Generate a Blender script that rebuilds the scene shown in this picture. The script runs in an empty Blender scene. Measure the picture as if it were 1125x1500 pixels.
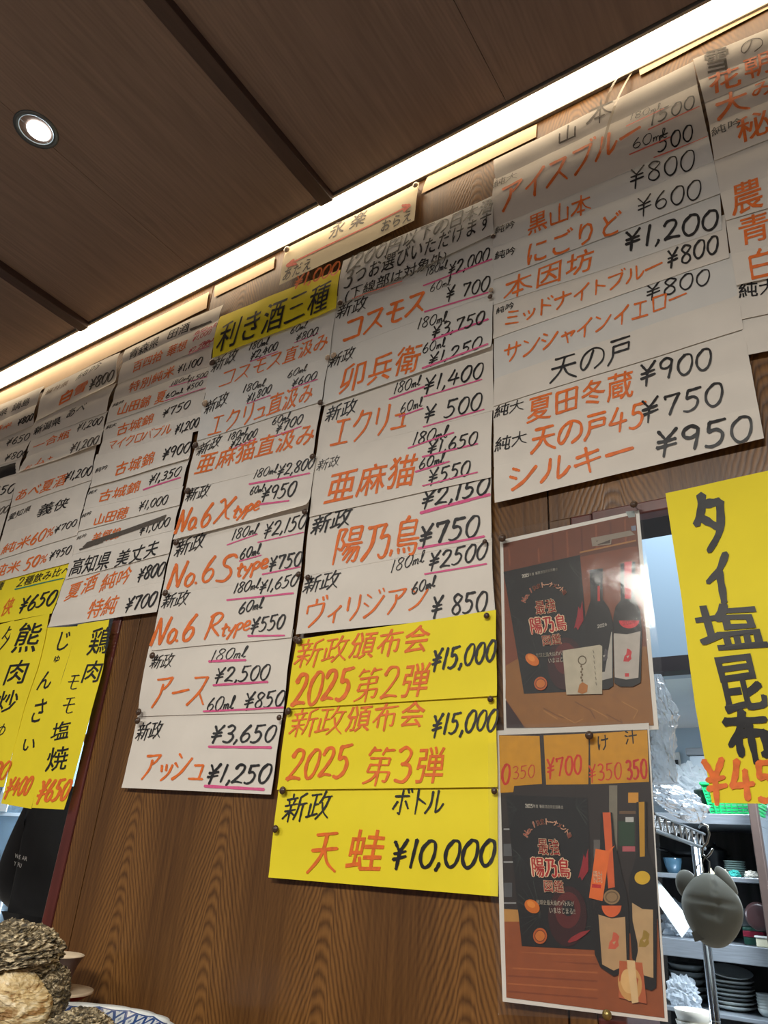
import bpy, math, random, re
from mathutils import Vector, Matrix, noise
random.seed(7)
SC = bpy.context.scene
COL = SC.collection
# ------------------------------------------------------------------ camera
D, CZ, F = 0.94, 1.25, 1058.05          # distance to wall (m), eye height (m), focal length in px
R = Matrix(((0.83464765, 0.19349204, 0.51567832), (0.54714285, -0.39875788, -0.73595302), (0.06322974, 0.89641117, -0.43869011)))
cam = bpy.data.cameras.new('camera'); camo = bpy.data.objects.new('camera', cam); COL.objects.link(camo)
camo.matrix_world = Matrix.Translation((0, -D, CZ)) @ R.to_4x4()
cam.sensor_fit = 'VERTICAL'; cam.sensor_height = 36; cam.lens = F / 1500 * 36
cam.clip_start = 0.01
SC.camera = camo
def at(px, py, y=0.0):
    """point of the place seen at photo pixel (px,py) on the vertical plane y"""
    d = R @ Vector((px - 562.5, 750 - py, -F))
    t = (D + y) / d.y
    return Vector((d.x * t, y, CZ + d.z * t))
def atz(px, py, z):
    d = R @ Vector((px - 562.5, 750 - py, -F))
    t = (z - CZ) / d.z
    return Vector((d.x * t, d.y * t - D, z))
def pxm(px, py, y):                      # metres per pixel there
    return (at(px + 5, py, y) - at(px - 5, py, y)).length / 10
# ------------------------------------------------------------------ world, lights, exposure
w = bpy.data.worlds.new('world'); SC.world = w; w.use_nodes = True
w.node_tree.nodes['Background'].inputs[0].default_value = (0.93, 0.95, 1.0, 1)
w.node_tree.nodes['Background'].inputs[1].default_value = 0.14
def area(name, loc, rot, sx, sy, power, color, shape='RECTANGLE'):
    l = bpy.data.lights.new(name, 'AREA'); l.shape = shape; l.size = sx
    if shape == 'RECTANGLE': l.size_y = sy
    l.energy = power; l.color = color
    o = bpy.data.objects.new(name, l); COL.objects.link(o); o.location = loc; o.rotation_euler = rot
    return o
zk_ = at(1010, 1066, 3.3).z             # height of the lowered kitchen ceiling
area('dining_room_lamp', (-0.2, -2.0, 2.38), (0, 0, 0), 1.2, 0.5, 70, (1.0, 0.95, 0.86))
area('dining_room_lamp', (-2.2, -2.0, 2.38), (0, 0, 0), 0.8, 0.4, 34, (1.0, 0.95, 0.86))
area('kitchen_light', (-0.1, 1.5, zk_ - .03), (0, 0, 0), 0.9, 0.3, 110, (0.82, 0.91, 1.0))
area('kitchen_light', (-3.2, 1.5, zk_ - .03), (0, 0, 0), 0.9, 0.3, 150, (0.80, 0.90, 1.0))
area('kitchen_light', (-0.2, 0.5, 2.55), (0, 0, 0), 0.9, 0.3, 26, (0.82, 0.91, 1.0))  # added fill light with no known source, brightens the soffit front
SC.view_settings.view_transform = 'Standard'; SC.view_settings.look = 'None'
SC.view_settings.exposure = 0.0; SC.view_settings.gamma = 1.0; SC.view_settings.use_curve_mapping = False
# ------------------------------------------------------------------ materials
def lin(c):
    return tuple(((v / 255) / 12.92 if v / 255 <= 0.04045 else ((v / 255 + 0.055) / 1.055) ** 2.4) for v in c[:3]) + (1,)
MATS = {}
def mat(name, rgb, rough=0.6, metal=0.0, var=0.0, vscale=20, bump=0.0, bscale=60, trans=0.0, alpha=1.0, emit=None, spec=0.5, stretch=(1, 1, 1), rgb2=None):
    if name in MATS: return MATS[name]
    m = bpy.data.materials.new(name); m.use_nodes = True; n = m.node_tree.nodes; L = m.node_tree.links
    b = n['Principled BSDF']
    b.inputs['Roughness'].default_value = rough; b.inputs['Metallic'].default_value = metal
    b.inputs['Specular IOR Level'].default_value = spec
    b.inputs['Transmission Weight'].default_value = trans; b.inputs['Alpha'].default_value = alpha
    tc = n.new('ShaderNodeTexCoord'); mp = n.new('ShaderNodeMapping'); mp.inputs['Scale'].default_value = stretch
    L.new(tc.outputs['Object'], mp.inputs[0])
    nz = n.new('ShaderNodeTexNoise'); nz.inputs['Scale'].default_value = vscale; nz.inputs['Detail'].default_value = 6
    L.new(mp.outputs[0], nz.inputs['Vector'])
    mx = n.new('ShaderNodeMix'); mx.data_type = 'RGBA'
    c = lin(rgb)
    c2 = lin(rgb2) if rgb2 else tuple(v * (1 - var) for v in c[:3]) + (1,)
    rmp = n.new('ShaderNodeMapRange'); rmp.inputs[1].default_value = 0.35; rmp.inputs[2].default_value = 0.65
    L.new(nz.outputs[0], rmp.inputs[0]); L.new(rmp.outputs[0], mx.inputs[0])
    mx.inputs[6].default_value = c; mx.inputs[7].default_value = c2
    L.new(mx.outputs[2], b.inputs['Base Color'])
    if bump:
        bp = n.new('ShaderNodeBump'); bp.inputs['Strength'].default_value = bump; bp.inputs['Distance'].default_value = 0.004
        n2 = n.new('ShaderNodeTexNoise'); n2.inputs['Scale'].default_value = bscale; n2.inputs['Detail'].default_value = 4
        L.new(mp.outputs[0], n2.inputs['Vector']); L.new(n2.outputs[0], bp.inputs['Height']); L.new(bp.outputs[0], b.inputs['Normal'])
    if emit:
        b.inputs['Emission Color'].default_value = lin(emit[0]); b.inputs['Emission Strength'].default_value = emit[1]
    MATS[name] = m
    return m
def wood(name, light, dark, period=0.222, arch=48, rough=0.45, finefreq=260, axis='wall', lines=1.0):
    """plywood: cathedral arches running up the board between straight grain"""
    m = bpy.data.materials.new(name); m.use_nodes = True; n = m.node_tree.nodes; L = m.node_tree.links
    b = n['Principled BSDF']; b.inputs['Roughness'].default_value = rough; b.inputs['Specular IOR Level'].default_value = .4
    tc = n.new('ShaderNodeTexCoord'); sp = n.new('ShaderNodeSeparateXYZ'); L.new(tc.outputs['Object'], sp.inputs[0])
    X = sp.outputs[0]; Z = sp.outputs[2] if axis == 'wall' else sp.outputs[1]
    def M(op, a, bb=None, cc=None):
        q = n.new('ShaderNodeMath'); q.operation = op
        for i, v in enumerate((a, bb, cc)):
            if v is None: continue
            if isinstance(v, (int, float)): q.inputs[i].default_value = v
            else: L.new(v, q.inputs[i])
        return q.outputs[0]
    def N(sx, sz, detail=3, off=0.0):
        cb = n.new('ShaderNodeCombineXYZ'); L.new(M('MULTIPLY', X, sx), cb.inputs[0]); L.new(M('MULTIPLY', Z, sz), cb.inputs[1]); cb.inputs[2].default_value = off
        q = n.new('ShaderNodeTexNoise'); q.inputs['Scale'].default_value = 1; q.inputs['Detail'].default_value = detail; L.new(cb.outputs[0], q.inputs['Vector'])
        return q.outputs[0]
    warp = M('MULTIPLY', M('SUBTRACT', N(2.2, 1.3, 2, 3.1), 0.5), 0.05)
    xw = M('ADD', M('ADD', X, warp), 1.04)
    t = M('MULTIPLY', M('ABSOLUTE', M('SUBTRACT', M('FRACT', M('DIVIDE', xw, period)), 0.5)), period)     # metres from the middle of a figure
    wob = M('SUBTRACT', N(60, 30, 3, 1.7), 0.5)
    side = M('MULTIPLY', M('MAXIMUM', M('SUBTRACT', t, .011), 0.0), 125.0)
    flat = M('MULTIPLY', M('MULTIPLY', t, t), 2600.0)
    g = M('ADD', M('ADD', M('MULTIPLY', Z, -arch), M('MULTIPLY', side, -1.0)), M('MULTIPLY', M('MINIMUM', flat, .8), -1.0))
    g = M('ADD', g, M('ADD', M('MULTIPLY', wob, .9), M('MULTIPLY', N(5, 2.2, 2, 9.0), 2.2)))
    s = M('MULTIPLY', M('ADD', M('SINE', M('MULTIPLY', g, 6.28318)), 1.0), 0.5)
    s = M('POWER', s, .7)
    mr = n.new('ShaderNodeMapRange'); mr.inputs[1].default_value = period * .16; mr.inputs[2].default_value = period * .36; mr.inputs[3].default_value = 1.0; mr.inputs[4].default_value = .12; L.new(t, mr.inputs[0])
    s = M('MULTIPLY', s, M('MULTIPLY', mr.outputs[0], lines))
    fib = N(finefreq, 7, 3, 0.4)
    v = M('ADD', M('MULTIPLY', s, 0.66), M('MULTIPLY', M('SUBTRACT', fib, 0.32), 0.9))
    v = M('ADD', v, M('MULTIPLY', M('SUBTRACT', N(7, 1.5, 2, 4.4), 0.5), 0.5))
    cr = n.new('ShaderNodeMix'); cr.data_type = 'RGBA'; cr.clamp_factor = True
    L.new(v, cr.inputs[0]); cr.inputs[6].default_value = lin(dark); cr.inputs[7].default_value = lin(light)
    L.new(cr.outputs[2], b.inputs['Base Color'])
    bp = n.new('ShaderNodeBump'); bp.inputs['Strength'].default_value = 0.25; bp.inputs['Distance'].default_value = 0.001
    L.new(v, bp.inputs['Height']); L.new(bp.outputs[0], b.inputs['Normal'])
    MATS[name] = m
    return m
WALLW = wood('oak_plywood', (136, 95, 50), (80, 52, 27), rough=.34)
CEILW = wood('dark_ceiling_board', (150, 130, 118), (114, 98, 89), period=0.45, arch=6, rough=0.55, finefreq=120, axis='ceil', lines=0.25)
PAPER = mat('white_paper', (226, 220, 210), 0.75, var=0.06, vscale=14, bump=0.12, bscale=35)
YELLOW = mat('yellow_paper', (240, 222, 36), 0.7, var=0.05, vscale=14, bump=0.10, bscale=35)
INKS = {'k': mat('black_ink', (26, 26, 30), 0.5, var=0.35, vscale=160), 'o': mat('orange_ink', (240, 118, 40), 0.55, var=0.22, vscale=120),
        'p': mat('pink_ink', (226, 92, 146), 0.55, var=0.15, vscale=160), 'r': mat('red_ink', (190, 40, 60), 0.55, var=0.2, vscale=160),
        'g': mat('grey_ink', (92, 84, 76), 0.6, var=0.3, vscale=160), 's': mat('salmon_ink', (236, 120, 100), 0.6, var=0.2, vscale=120),
        't': mat('teal_ink', (30, 128, 118), 0.6), 'f': mat('faded_ink', (150, 132, 112), 0.7, var=0.3, vscale=120),
        'w': mat('white_ink', (232, 230, 226), 0.6)}
INKNAME = {'k': 'black_lettering', 'o': 'orange_lettering', 'p': 'pink_underline', 'r': 'red_lettering', 'g': 'grey_lettering', 's': 'salmon_arrow', 't': 'green_underline', 'f': 'faded_lettering', 'w': 'white_lettering'}
TAPE = mat('cellophane_tape', (235, 222, 196), 0.25, alpha=0.30)
MAROON = mat('maroon_lacquered_wood', (96, 44, 38), 0.35, var=0.3, vscale=8, stretch=(6, 6, 1))
DARKW = mat('black_brown_wood', (30, 20, 22), 0.6, var=0.3)
STEEL = mat('brushed_steel', (176, 184, 192), 0.32, metal=.7, var=0.2, vscale=12, stretch=(1, 6, 20))
CHROME = mat('chrome', (200, 205, 212), 0.12, metal=1.0)
KWALL = mat('kitchen_wall_paint', (170, 190, 204), 0.7, var=0.05, vscale=3)
KWHITE = mat('kitchen_white_panel', (214, 222, 226), 0.6, var=0.06, vscale=4)
# ------------------------------------------------------------------ mesh helpers
class MB:
    def __init__(s): s.v = []; s.f = []; s.m = []
    def add(s, vs, fs, mi=0):
        o = len(s.v); s.v += [tuple(v) for v in vs]; s.f += [tuple(i + o for i in f) for f in fs]; s.m += [mi] * len(fs); return s
    def box(s, x0, x1, y0, y1, z0, z1, mi=0):
        return s.add([(x, y, z) for x in (x0, x1) for y in (y0, y1) for z in (z0, z1)], [(0, 1, 3, 2), (4, 6, 7, 5), (0, 4, 5, 1), (2, 3, 7, 6), (0, 2, 6, 4), (1, 5, 7, 3)], mi)
    def tube(s, pts, r, seg=8, mi=0, caps=True, rr=None):
        pts = [Vector(p) for p in pts]; vs = []; fs = []; up = None
        for i, p in enumerate(pts):
            a = pts[max(i - 1, 0)]; b = pts[min(i + 1, len(pts) - 1)]; d = (b - a).normalized()
            if up is None: up = d.orthogonal().normalized()
            up = (up - d * up.dot(d)).normalized(); q = d.cross(up); ra = rr[i] if rr else r
            for k in range(seg):
                t = 2 * math.pi * k / seg; vs.append(p + up * math.cos(t) * ra + q * math.sin(t) * ra)
        for i in range(len(pts) - 1):
            for k in range(seg):
                k2 = (k + 1) % seg; fs.append((i * seg + k, i * seg + k2, (i + 1) * seg + k2, (i + 1) * seg + k))
        if caps: fs += [tuple(range(seg))[::-1], tuple(range((len(pts) - 1) * seg, len(pts) * seg))]
        return s.add(vs, fs, mi)
    def lathe(s, c, prof, seg=24, mi=0, wob=0.0, sx=1.0, sy=1.0, lobes=0, lob=0.0):
        vs = []; fs = []
        for (r, z) in prof:
            for k in range(seg):
                t = 2 * math.pi * k / seg; q = r * (1 + (lob * math.cos(lobes * t) * r if lobes else 0))
                vs.append((c[0] + q * math.cos(t) * sx, c[1] + q * math.sin(t) * sy, c[2] + z))
        for i in range(len(prof) - 1):
            for k in range(seg):
                k2 = (k + 1) % seg; fs.append((i * seg + k, i * seg + k2, (i + 1) * seg + k2, (i + 1) * seg + k))
        return s.add(vs, fs, mi)
    def build(s, name, mats, parent=None, smooth=False, bevel=0.0, sub=0):
        me = bpy.data.meshes.new(name); me.from_pydata(s.v, [], s.f)
        for m in (mats if isinstance(mats, (list, tuple)) else [mats]): me.materials.append(m)
        me.polygons.foreach_set('material_index', s.m)
        if smooth: me.polygons.foreach_set('use_smooth', [True] * len(me.polygons))
        me.update()
        o = bpy.data.objects.new(name, me); COL.objects.link(o)
        if parent: o.parent = parent
        if bevel:
            b = o.modifiers.new('b', 'BEVEL'); b.width = bevel; b.segments = 2; b.limit_method = 'ANGLE'
        if sub:
            b = o.modifiers.new('s', 'SUBSURF'); b.levels = b.render_levels = sub
        return o
def tag(o, label=None, cat=None, group=None, kind=None):
    if label: o['label'] = label
    if cat: o['category'] = cat
    if group: o['group'] = group
    if kind: o['kind'] = kind
    return o
def empty(name, label, cat, loc=(0, 0, 0), group=None):
    o = bpy.data.objects.new(name, None); COL.objects.link(o); o.location = loc; o.empty_display_size = 0.02
    return tag(o, label, cat, group)
# ------------------------------------------------------------------ brush letters
SF = {}
def S(ch, adv, txt, hh=1.0): SF[ch] = (adv, [[tuple(float(q) / 10 for q in p.split(',')) for p in st.split()] for st in txt.split(';') if st.strip()])
S('0', .74, "3.4,9.8 1,7 0.6,3 2.4,0 4.8,1 6.2,5 5.8,9 3.6,9.9 2.8,9.4")
S('1', .42, "2.2,10 1.6,5 1,0")
S('2', .74, "0.5,7.6 2,9.8 4.8,9.5 5.2,7 3,3.5 0.2,0.4;0.2,0.4 2.8,0.9 6.2,0.4")
S('3', .7, "0.8,9 3,10 5,8.5 4,6.2 2,5.3;2,5.3 4.8,4.8 5.4,2.5 3.5,0.2 0.4,0.8")
S('4', .78, "3.2,10 1.6,6 0,3.6;0,3.6 3,3.7 6.8,4;5,7.5 4.5,4 4,0")
S('5', .76, "1.8,9.8 1.2,5.8;1.2,5.8 3.6,6.2 5.2,4.2 4.2,1.2 1.8,0 0,0.6;1.8,9.6 4,9.7 6.4,10")
S('6', .7, "4.4,10 1.8,6.5 0.5,2.8 1.8,0.2 4.2,0.6 5.4,3 4.2,5 2,4.6 0.7,3")
S('7', .74, "0.6,9.4 0.9,7.8;0.6,9.3 3,9.4 6,9.8;6,9.8 4.2,5 2.6,0")
S('8', .7, "5,9 2.8,10 1,8.2 2.2,6 4.6,4 5,1.5 3,0 0.8,1.4 1.2,3.8 4,6 5.6,8.2 5,9.2")
S('9', .7, "5,8.6 3,10 0.8,8.4 0.8,5.8 2.6,4.8 4.6,6 5.2,8.6;5.2,8.6 4.6,4 3.6,0")
S('¥', .74, "0.4,9.6 2.4,6.2;5.8,10.2 4.2,7.6 2.8,5.8;0.4,5 2.8,5.2 5.6,5.8;0.2,2.8 2.6,3.2 5.8,3.8;2.8,5.9 2.5,2.5 2.1,-1.0")
S(',', .3, "1.4,1.4 1.1,0.2 0.2,-1.5"); S('.', .3, "0.5,0.7 1.0,0.4")
S('m', .58, "0.4,4 0.5,2 0.2,0;0.5,2.5 1.6,4 2.3,3.2 2.1,0;2.2,2.8 3.4,4.1 4.2,3.2 4.2,0.2 5,0.1")
S('l', .42, "0,1 1.8,5 2.8,9.2 1.6,9.6 1,6 1.2,1.4 2.2,0 3.4,0.8")
S('N', .8, "0,0 0.8,9.8;0.8,9.8 4.4,0.2;4.4,0.2 6.4,10"); S('o', .5, "2,5 0.4,3.4 0.6,0.8 2.2,0 3.8,1.4 3.8,4 2,5")
S('S', .76, "5.8,8.6 4.4,10 1.8,9.4 1.6,6.8 4,5 4.8,2.4 3,0.2 0,1"); S('X', .76, "0.6,9.2 2,10 3.2,6 4.2,2 6,0.4;6.4,9.8 3.2,5.4 0,0.2")
S('R', .76, "1.4,9.4 1,5 0.2,0;0.4,9 3.4,10 5.8,8.4 4.4,6 1.4,5;1.6,5.2 3.6,3 6.2,0.2")
S('t', .42, "2,9 1.6,4 1.8,0.6 3.4,0.8;0,6 3.8,6.6"); S('y', .5, "0.4,6 1,3.4 3,3;4.6,6.6 3,2 1,-2.6")
S('p', .54, "1,6.2 0.8,2 0.2,-3;0.9,5.6 3,6.6 4.6,5 3.6,2.6 1,2.2"); S('e', .54, "0.6,3.4 3.6,4 3.8,6 2,6.6 0.6,4.6 0.8,1.6 2.6,0.6 4.8,1.4")
S('ア', 1.05, "0.8,8.8 5,8.8 9,9;9,9 7.6,7 5.6,5.6;4.8,7.2 4.6,4 1.8,0.4"); S('イ', 1, "8.6,9.6 5.4,6.4 1,4;5.2,6.2 5.2,3 5,0")
S('エ', 1.05, "1.6,8.8 8.4,8.8;5,8.8 5,1;0.6,1 9.4,1"); S('ク', 1.02, "4,9.8 3,7.2 0.8,5;3.4,8.2 8.6,8.4;8.6,8.4 7,3.6 2.6,0")
S('ヴ', 1.1, "5,10 5,8.2;1.4,5.2 1.4,7.9;1.4,7.9 5,8 8.8,8.2;8.8,8.2 8,4 3.4,0;7.6,10.6 8.2,9.2;9.2,10.9 9.9,9.5")
S('コ', 1.05, "1.2,8.6 8.8,8.8;8.8,8.8 8.4,1.2;0.8,1 8.4,1.2"); S('サ', 1.05, "0.6,7 9.6,7.2;3,9.6 3,3.8;7,9.8 6.8,4 4,0.2")
S('シ', 1.05, "1.4,9 3.6,7.6;0.6,6 2.8,4.6;1.4,0.6 5.5,3 9.4,7.6"); S('ジ', 1.08, "1.4,9 3.6,7.6;0.6,6 2.8,4.6;1.4,0.6 5.5,3 9.4,7.6;6.6,10 7.4,8.7;8.4,10.4 9.2,9.1")
S('ス', 1.05, "1.2,8.6 8,8.8;8,8.8 5.6,4.4 0.6,0.6;5.4,4.4 9.4,0.6"); S('タ', 1.05, "4,9.8 3,7.2 0.8,4.8;3.4,8.2 8.8,8.4;8.8,8.4 7,3.6 2.6,0;2.8,5.8 7,3.8")
S('ト', .85, "3,9.8 3,0;3,6.4 8,4"); S('ド', .95, "3,9.8 3,0;3,6.4 8,4;6,9.6 7,8.2;7.8,10.1 8.8,8.7"); S('ナ', 1.05, "0.6,6.6 9.6,6.8;5.2,9.8 5,4 2,0")
S('バ', 1.08, "3.6,8 2.6,4 0.4,1;6,8.2 8,4.6 9.6,1;7.4,10 8.2,8.6;9.2,10.4 10,9"); S('ブ', 1.08, "1,8.4 8.8,8.6;8.8,8.6 7,3.6 2.4,0;8.2,10.8 8.9,9.6;9.8,10.9 10.4,9.8")
S('ボ', 1.08, "0.8,7.4 8.8,7.6;4.8,10 4.8,0.4;4.8,0.4 3.6,1;2.6,5.4 0.6,2.4;7,5.6 9.2,2.6;7.4,10.2 8.2,8.8;9.2,10.4 10,9")
S('マ', 1.03, "0.8,8.4 9.2,8.6;9.2,8.6 6,4;3.6,5.4 7,1"); S('ミ', 1, "2.2,9.4 7.8,7.8;2,6 7.4,4.6;1,2.4 8.4,0.4")
S('モ', 1.05, "1.8,8.8 8,9;0.8,5.2 9.2,5.4;4.8,8.8 4.4,2 6,0.6 9.2,1"); S('ュ', .9, "2,5.2 6.6,5.4;6.6,5.4 6.2,1;0.8,0.8 8.4,0.9")
S('ャ', .85, "1,4.2 8,5.2;8,5.2 6,3;3,6 4,3 4.6,0"); S('ッ', .8, "1,5 1.8,3;3.6,5.4 4.2,3.4;7,5.4 6,2.4 3,0"); S('ィ', .75, "6.4,6 4,4 1,2.6;4,4 4,0")
S('ル', 1.05, "3,9 2.8,4 0.4,0.6;6,9.4 6,1;6,1 8,2 9.8,4.4"); S('リ', .95, "2.4,9.2 2.4,4;7.6,9.6 7.4,4 4.4,0"); S('ロ', 1, "1.4,8.6 1.8,0.8;1.4,8.6 8.8,8.8;8.8,8.8 8.2,1;1.6,1 8.4,1.2")
S('ン', 1.03, "1,8.8 3.6,7;1.2,0.8 5.6,3 9.4,7.8"); S('キ', 1.03, "1.2,6.8 8.6,7.8;0.6,3.8 9.4,4.8;4.2,10 5.8,0"); S('ー', 1, "0.6,4.6 4,4.8 9.6,5.2")
S('山', 1, "5,9.6 5,1;1,6.4 1.2,0.8;1.2,0.9 8.8,1;8.8,6.4 8.8,0.6"); S('本', 1.04, "0.8,7.2 9.2,7.4;5,10 5,0;4.8,7.2 3,4 0.4,1.6;5.2,7.2 7,4 9.8,1.8;3.2,2.4 6.8,2.4")
S('田', 1.02, "1,8.8 1.2,0.6;1,8.8 9,9;9,9 8.8,0.6;1.2,4.8 8.8,5;5,8.8 5,0.8;1.2,0.8 8.8,0.9"); S('天', 1.04, "1.6,9 8.4,9.2;0.8,5.4 9.2,5.6;5,9 4,4 0.6,0.2;5,5.4 6.6,2.4 9.8,0.2")
S('大', 1.04, "0.6,6.4 9.4,6.6;5,10 4.4,4.6 0.6,0.4;5,6.4 6.6,2.6 9.8,0.4"); S('三', 1.04, "1.4,8.8 8.4,9.2;2,5 8,5.2;0.4,0.8 9.8,1.2")
S('の', 1.02, "5.4,8.2 4,3.4 2,1 0.8,3 2,7 5.6,9 9,7 9.2,3 6,0.4"); S('米', 1.04, "2,9.2 3.6,7;8.2,9.6 6.4,7;0.6,5.4 9.4,5.6;5,10 5,0;4.8,5.2 0.8,1;5.2,5.2 9.6,1")
S('古', 1.02, "0.6,7.2 9.4,7.4;5,10 5,4.6;2,4.6 2.2,0.2;2,4.6 8,4.8;8,4.8 7.8,0.2;2.2,0.6 7.8,0.7"); S('戸', 1.02, "1.6,9.4 8.6,9.6;2.6,7 8.4,7.2;8.4,7.2 8.2,4.4;2.6,4.4 8.2,4.5;2.6,7 2.4,3 0.6,0")
S('新', 1.04, "3,10 3,8.8;0.6,8.2 5.2,8.4;1.6,7.8 2,6.4;4.2,8 3.6,6.4;0.2,6 5.6,6.2;0.6,4 5.2,4.2;2.9,6 2.8,0;2.7,3.8 0.2,1.4;3.1,3.6 5,2.2;9,9.6 6.4,8.4;6.4,8.4 6.2,4 5,0.6;6.4,5.8 9.8,6;8.2,5.8 8,-0.4")
S('政', 1.04, "0.4,8.8 4.6,9;2.6,8.8 2.6,1.6;2.7,5.4 4.4,5.5;0.9,5.8 1,1.6;0,1 4.8,2;6.4,10 5.6,7.4 4.6,5.8;6,7.8 9.6,8;8.6,7.8 7.4,3.6 4.4,0;5.8,6 7.2,2.6 9.8,0.2")
S('乃', 1, "1,8.8 7,9;7,9 5.8,5.6;5.8,5.6 8.6,5.6 8.2,1 6.6,0.4 5.8,1.4;3.4,8.8 3,4 0.4,0.4")
S('鳥', 1.04, "4.8,10 4,8.8;2.4,8.6 2.5,2.8;2.4,8.6 7.6,8.8;7.6,8.8 7.5,5.2;2.5,7 7.5,7;2.5,5.3 7.5,5.3;2.5,4 9.4,4.1;2.5,2.8 8.8,2.9;8.8,2.9 8.4,0.4 7,0.2;0.8,1.8 0.6,0.4;3,1.9 3.3,0.7;4.8,1.9 5.2,0.8;6.4,2 6.9,1")
S('陽', 1.04, "0.8,9.4 0.8,0;0.8,9.4 3.2,9.4;3.2,9.4 2.2,6.8;2.2,6.8 3.4,5.2 2.8,3.8 1.6,4.2;4.8,9.4 4.9,6;4.8,9.4 8.8,9.5;8.8,9.5 8.6,6;4.9,7.8 8.6,7.8;4.9,6.1 8.6,6.1;3.8,4.9 9.8,5;5.6,4.9 3.6,2.4;5.2,3.8 9,3.9;9,3.9 8.4,0.4 7.2,0.4;6.6,3.8 4,0.8;8,3.8 5.6,0")
S('下', 1.02, "0.6,9.2 9.4,9.4;5,9.2 5,0;5.6,6.4 8,4.6"); S('円', 1.02, "1.4,9 1.2,0;1.4,9 8.8,9.2;8.8,9.2 8.8,0.6 7.4,0.4;5,9 5,5;1.4,5 8.8,5")
S('日', .95, "1.6,9.2 1.6,0;1.6,9.2 8.2,9.4;8.2,9.4 8.2,0;1.6,4.8 8.2,4.9;1.6,0.6 8.2,0.7"); S('白', .98, "4.8,10 3.6,8;1.2,7.8 1.4,0;1.2,7.8 8.4,8;8.4,8 8.2,0;1.4,4.2 8.3,4.3;1.4,0.5 8.2,0.6")
S('布', 1.04, "0.6,8 9.4,8.4;4.6,10 3.4,6.6 0.6,3.2;2.6,5.6 2.6,1.2;2.6,5.6 8.4,5.8;8.4,5.8 8.2,1.6 7.2,1.6;5.4,7.2 5.3,-0.4"); S('第', 1.04, "2.4,10 0.8,7.8;2,9.2 4.6,9.3;6.6,10 5.4,8;6.2,9.2 9.4,9.4;1.4,7 8.2,7.1;8.2,7.1 8,5.2;1.8,5.2 8,5.2;1.8,5.2 1.2,3.2;1.2,3.2 8.8,3.3;8.8,3.3 8.2,0.8 7,0.8;5,7 5,-0.6;4.8,3.2 3.2,1.2 0.6,0")
GL = {}
def need(chars):
    """outlines of the remaining characters from Blender's own built-in font, read once as flat meshes"""
    obs = []
    for ch in sorted(chars):
        cu = bpy.data.curves.new('g', 'FONT'); cu.body = ch; cu.resolution_u = 2
        o = bpy.data.objects.new('g', cu); COL.objects.link(o); obs.append((ch, o))
    bpy.context.view_layer.update()
    for ch, o in obs:
        me = o.to_mesh(); vs = [(v.co.x, (v.co.y + 0.08) / 0.93) for v in me.vertices]; fs = [tuple(p.vertices) for p in me.polygons]
        x0 = min((v[0] for v in vs), default=0); x1 = max((v[0] for v in vs), default=.5)
        GL[ch] = (1.03 if ord(ch) > 0x2000 else x1 + 0.06, vs, fs); o.to_mesh_clear()
        cu = o.data; bpy.data.objects.remove(o); bpy.data.curves.remove(cu)
ZN = {'A1': (0, 420, 3.309), 'A2': (0, 640, 3.309), 'Z3': (260, 380, 4.6875), 'Z4': (200, 680, 4.1667), 'T5': (380, 260, 3.125), 'Z6': (440, 380, 3.75),
      'Z7': (420, 650, 3.516), 'Z8': (170, 930, 4.1667), 'Y': (390, 880, 3.214), 'R2': (710, 100, 3.214), 'R3': (710, 380, 2.711), 'R4': (1000, 40, 3.0),
      'P1': (720, 730, 4.327), 'P2': (720, 1050, 3.333), 'K1': (940, 690, 2.94), 'K2': (940, 1160, 4.41), 'L1': (0, 880, 4.286), 'L2': (0, 1130, 3.75),
      'ZA': (0, 520, 6.25), 'ZB': (0, 680, 6.25), 'ZC': (130, 450, 5.357), 'ZD': (100, 640, 5.625), 'ZE': (0, 820, 4.327), 'W4': (500, 0, 1.8),
      'Q1': (720, 830, 7.893), 'Q2': (840, 810, 6.82), 'Q3': (730, 1160, 6.25), 'Q4': (850, 1160, 4.415), 'PX': (0, 0, 1), 'B1': (950, 970, 5.0)}
def z2(zn, x, y): a, b, s = ZN[zn]; return (a + x / s, b + y / s)
def gridnoise(P, seed=0.0):
    return 0.0034 * noise.noise(Vector((P.x * 5 + seed, 3.3, P.z * 9))) + 0.0009 * noise.noise(Vector((P.x * 17, 8.1 + seed, P.z * 24)))
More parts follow.
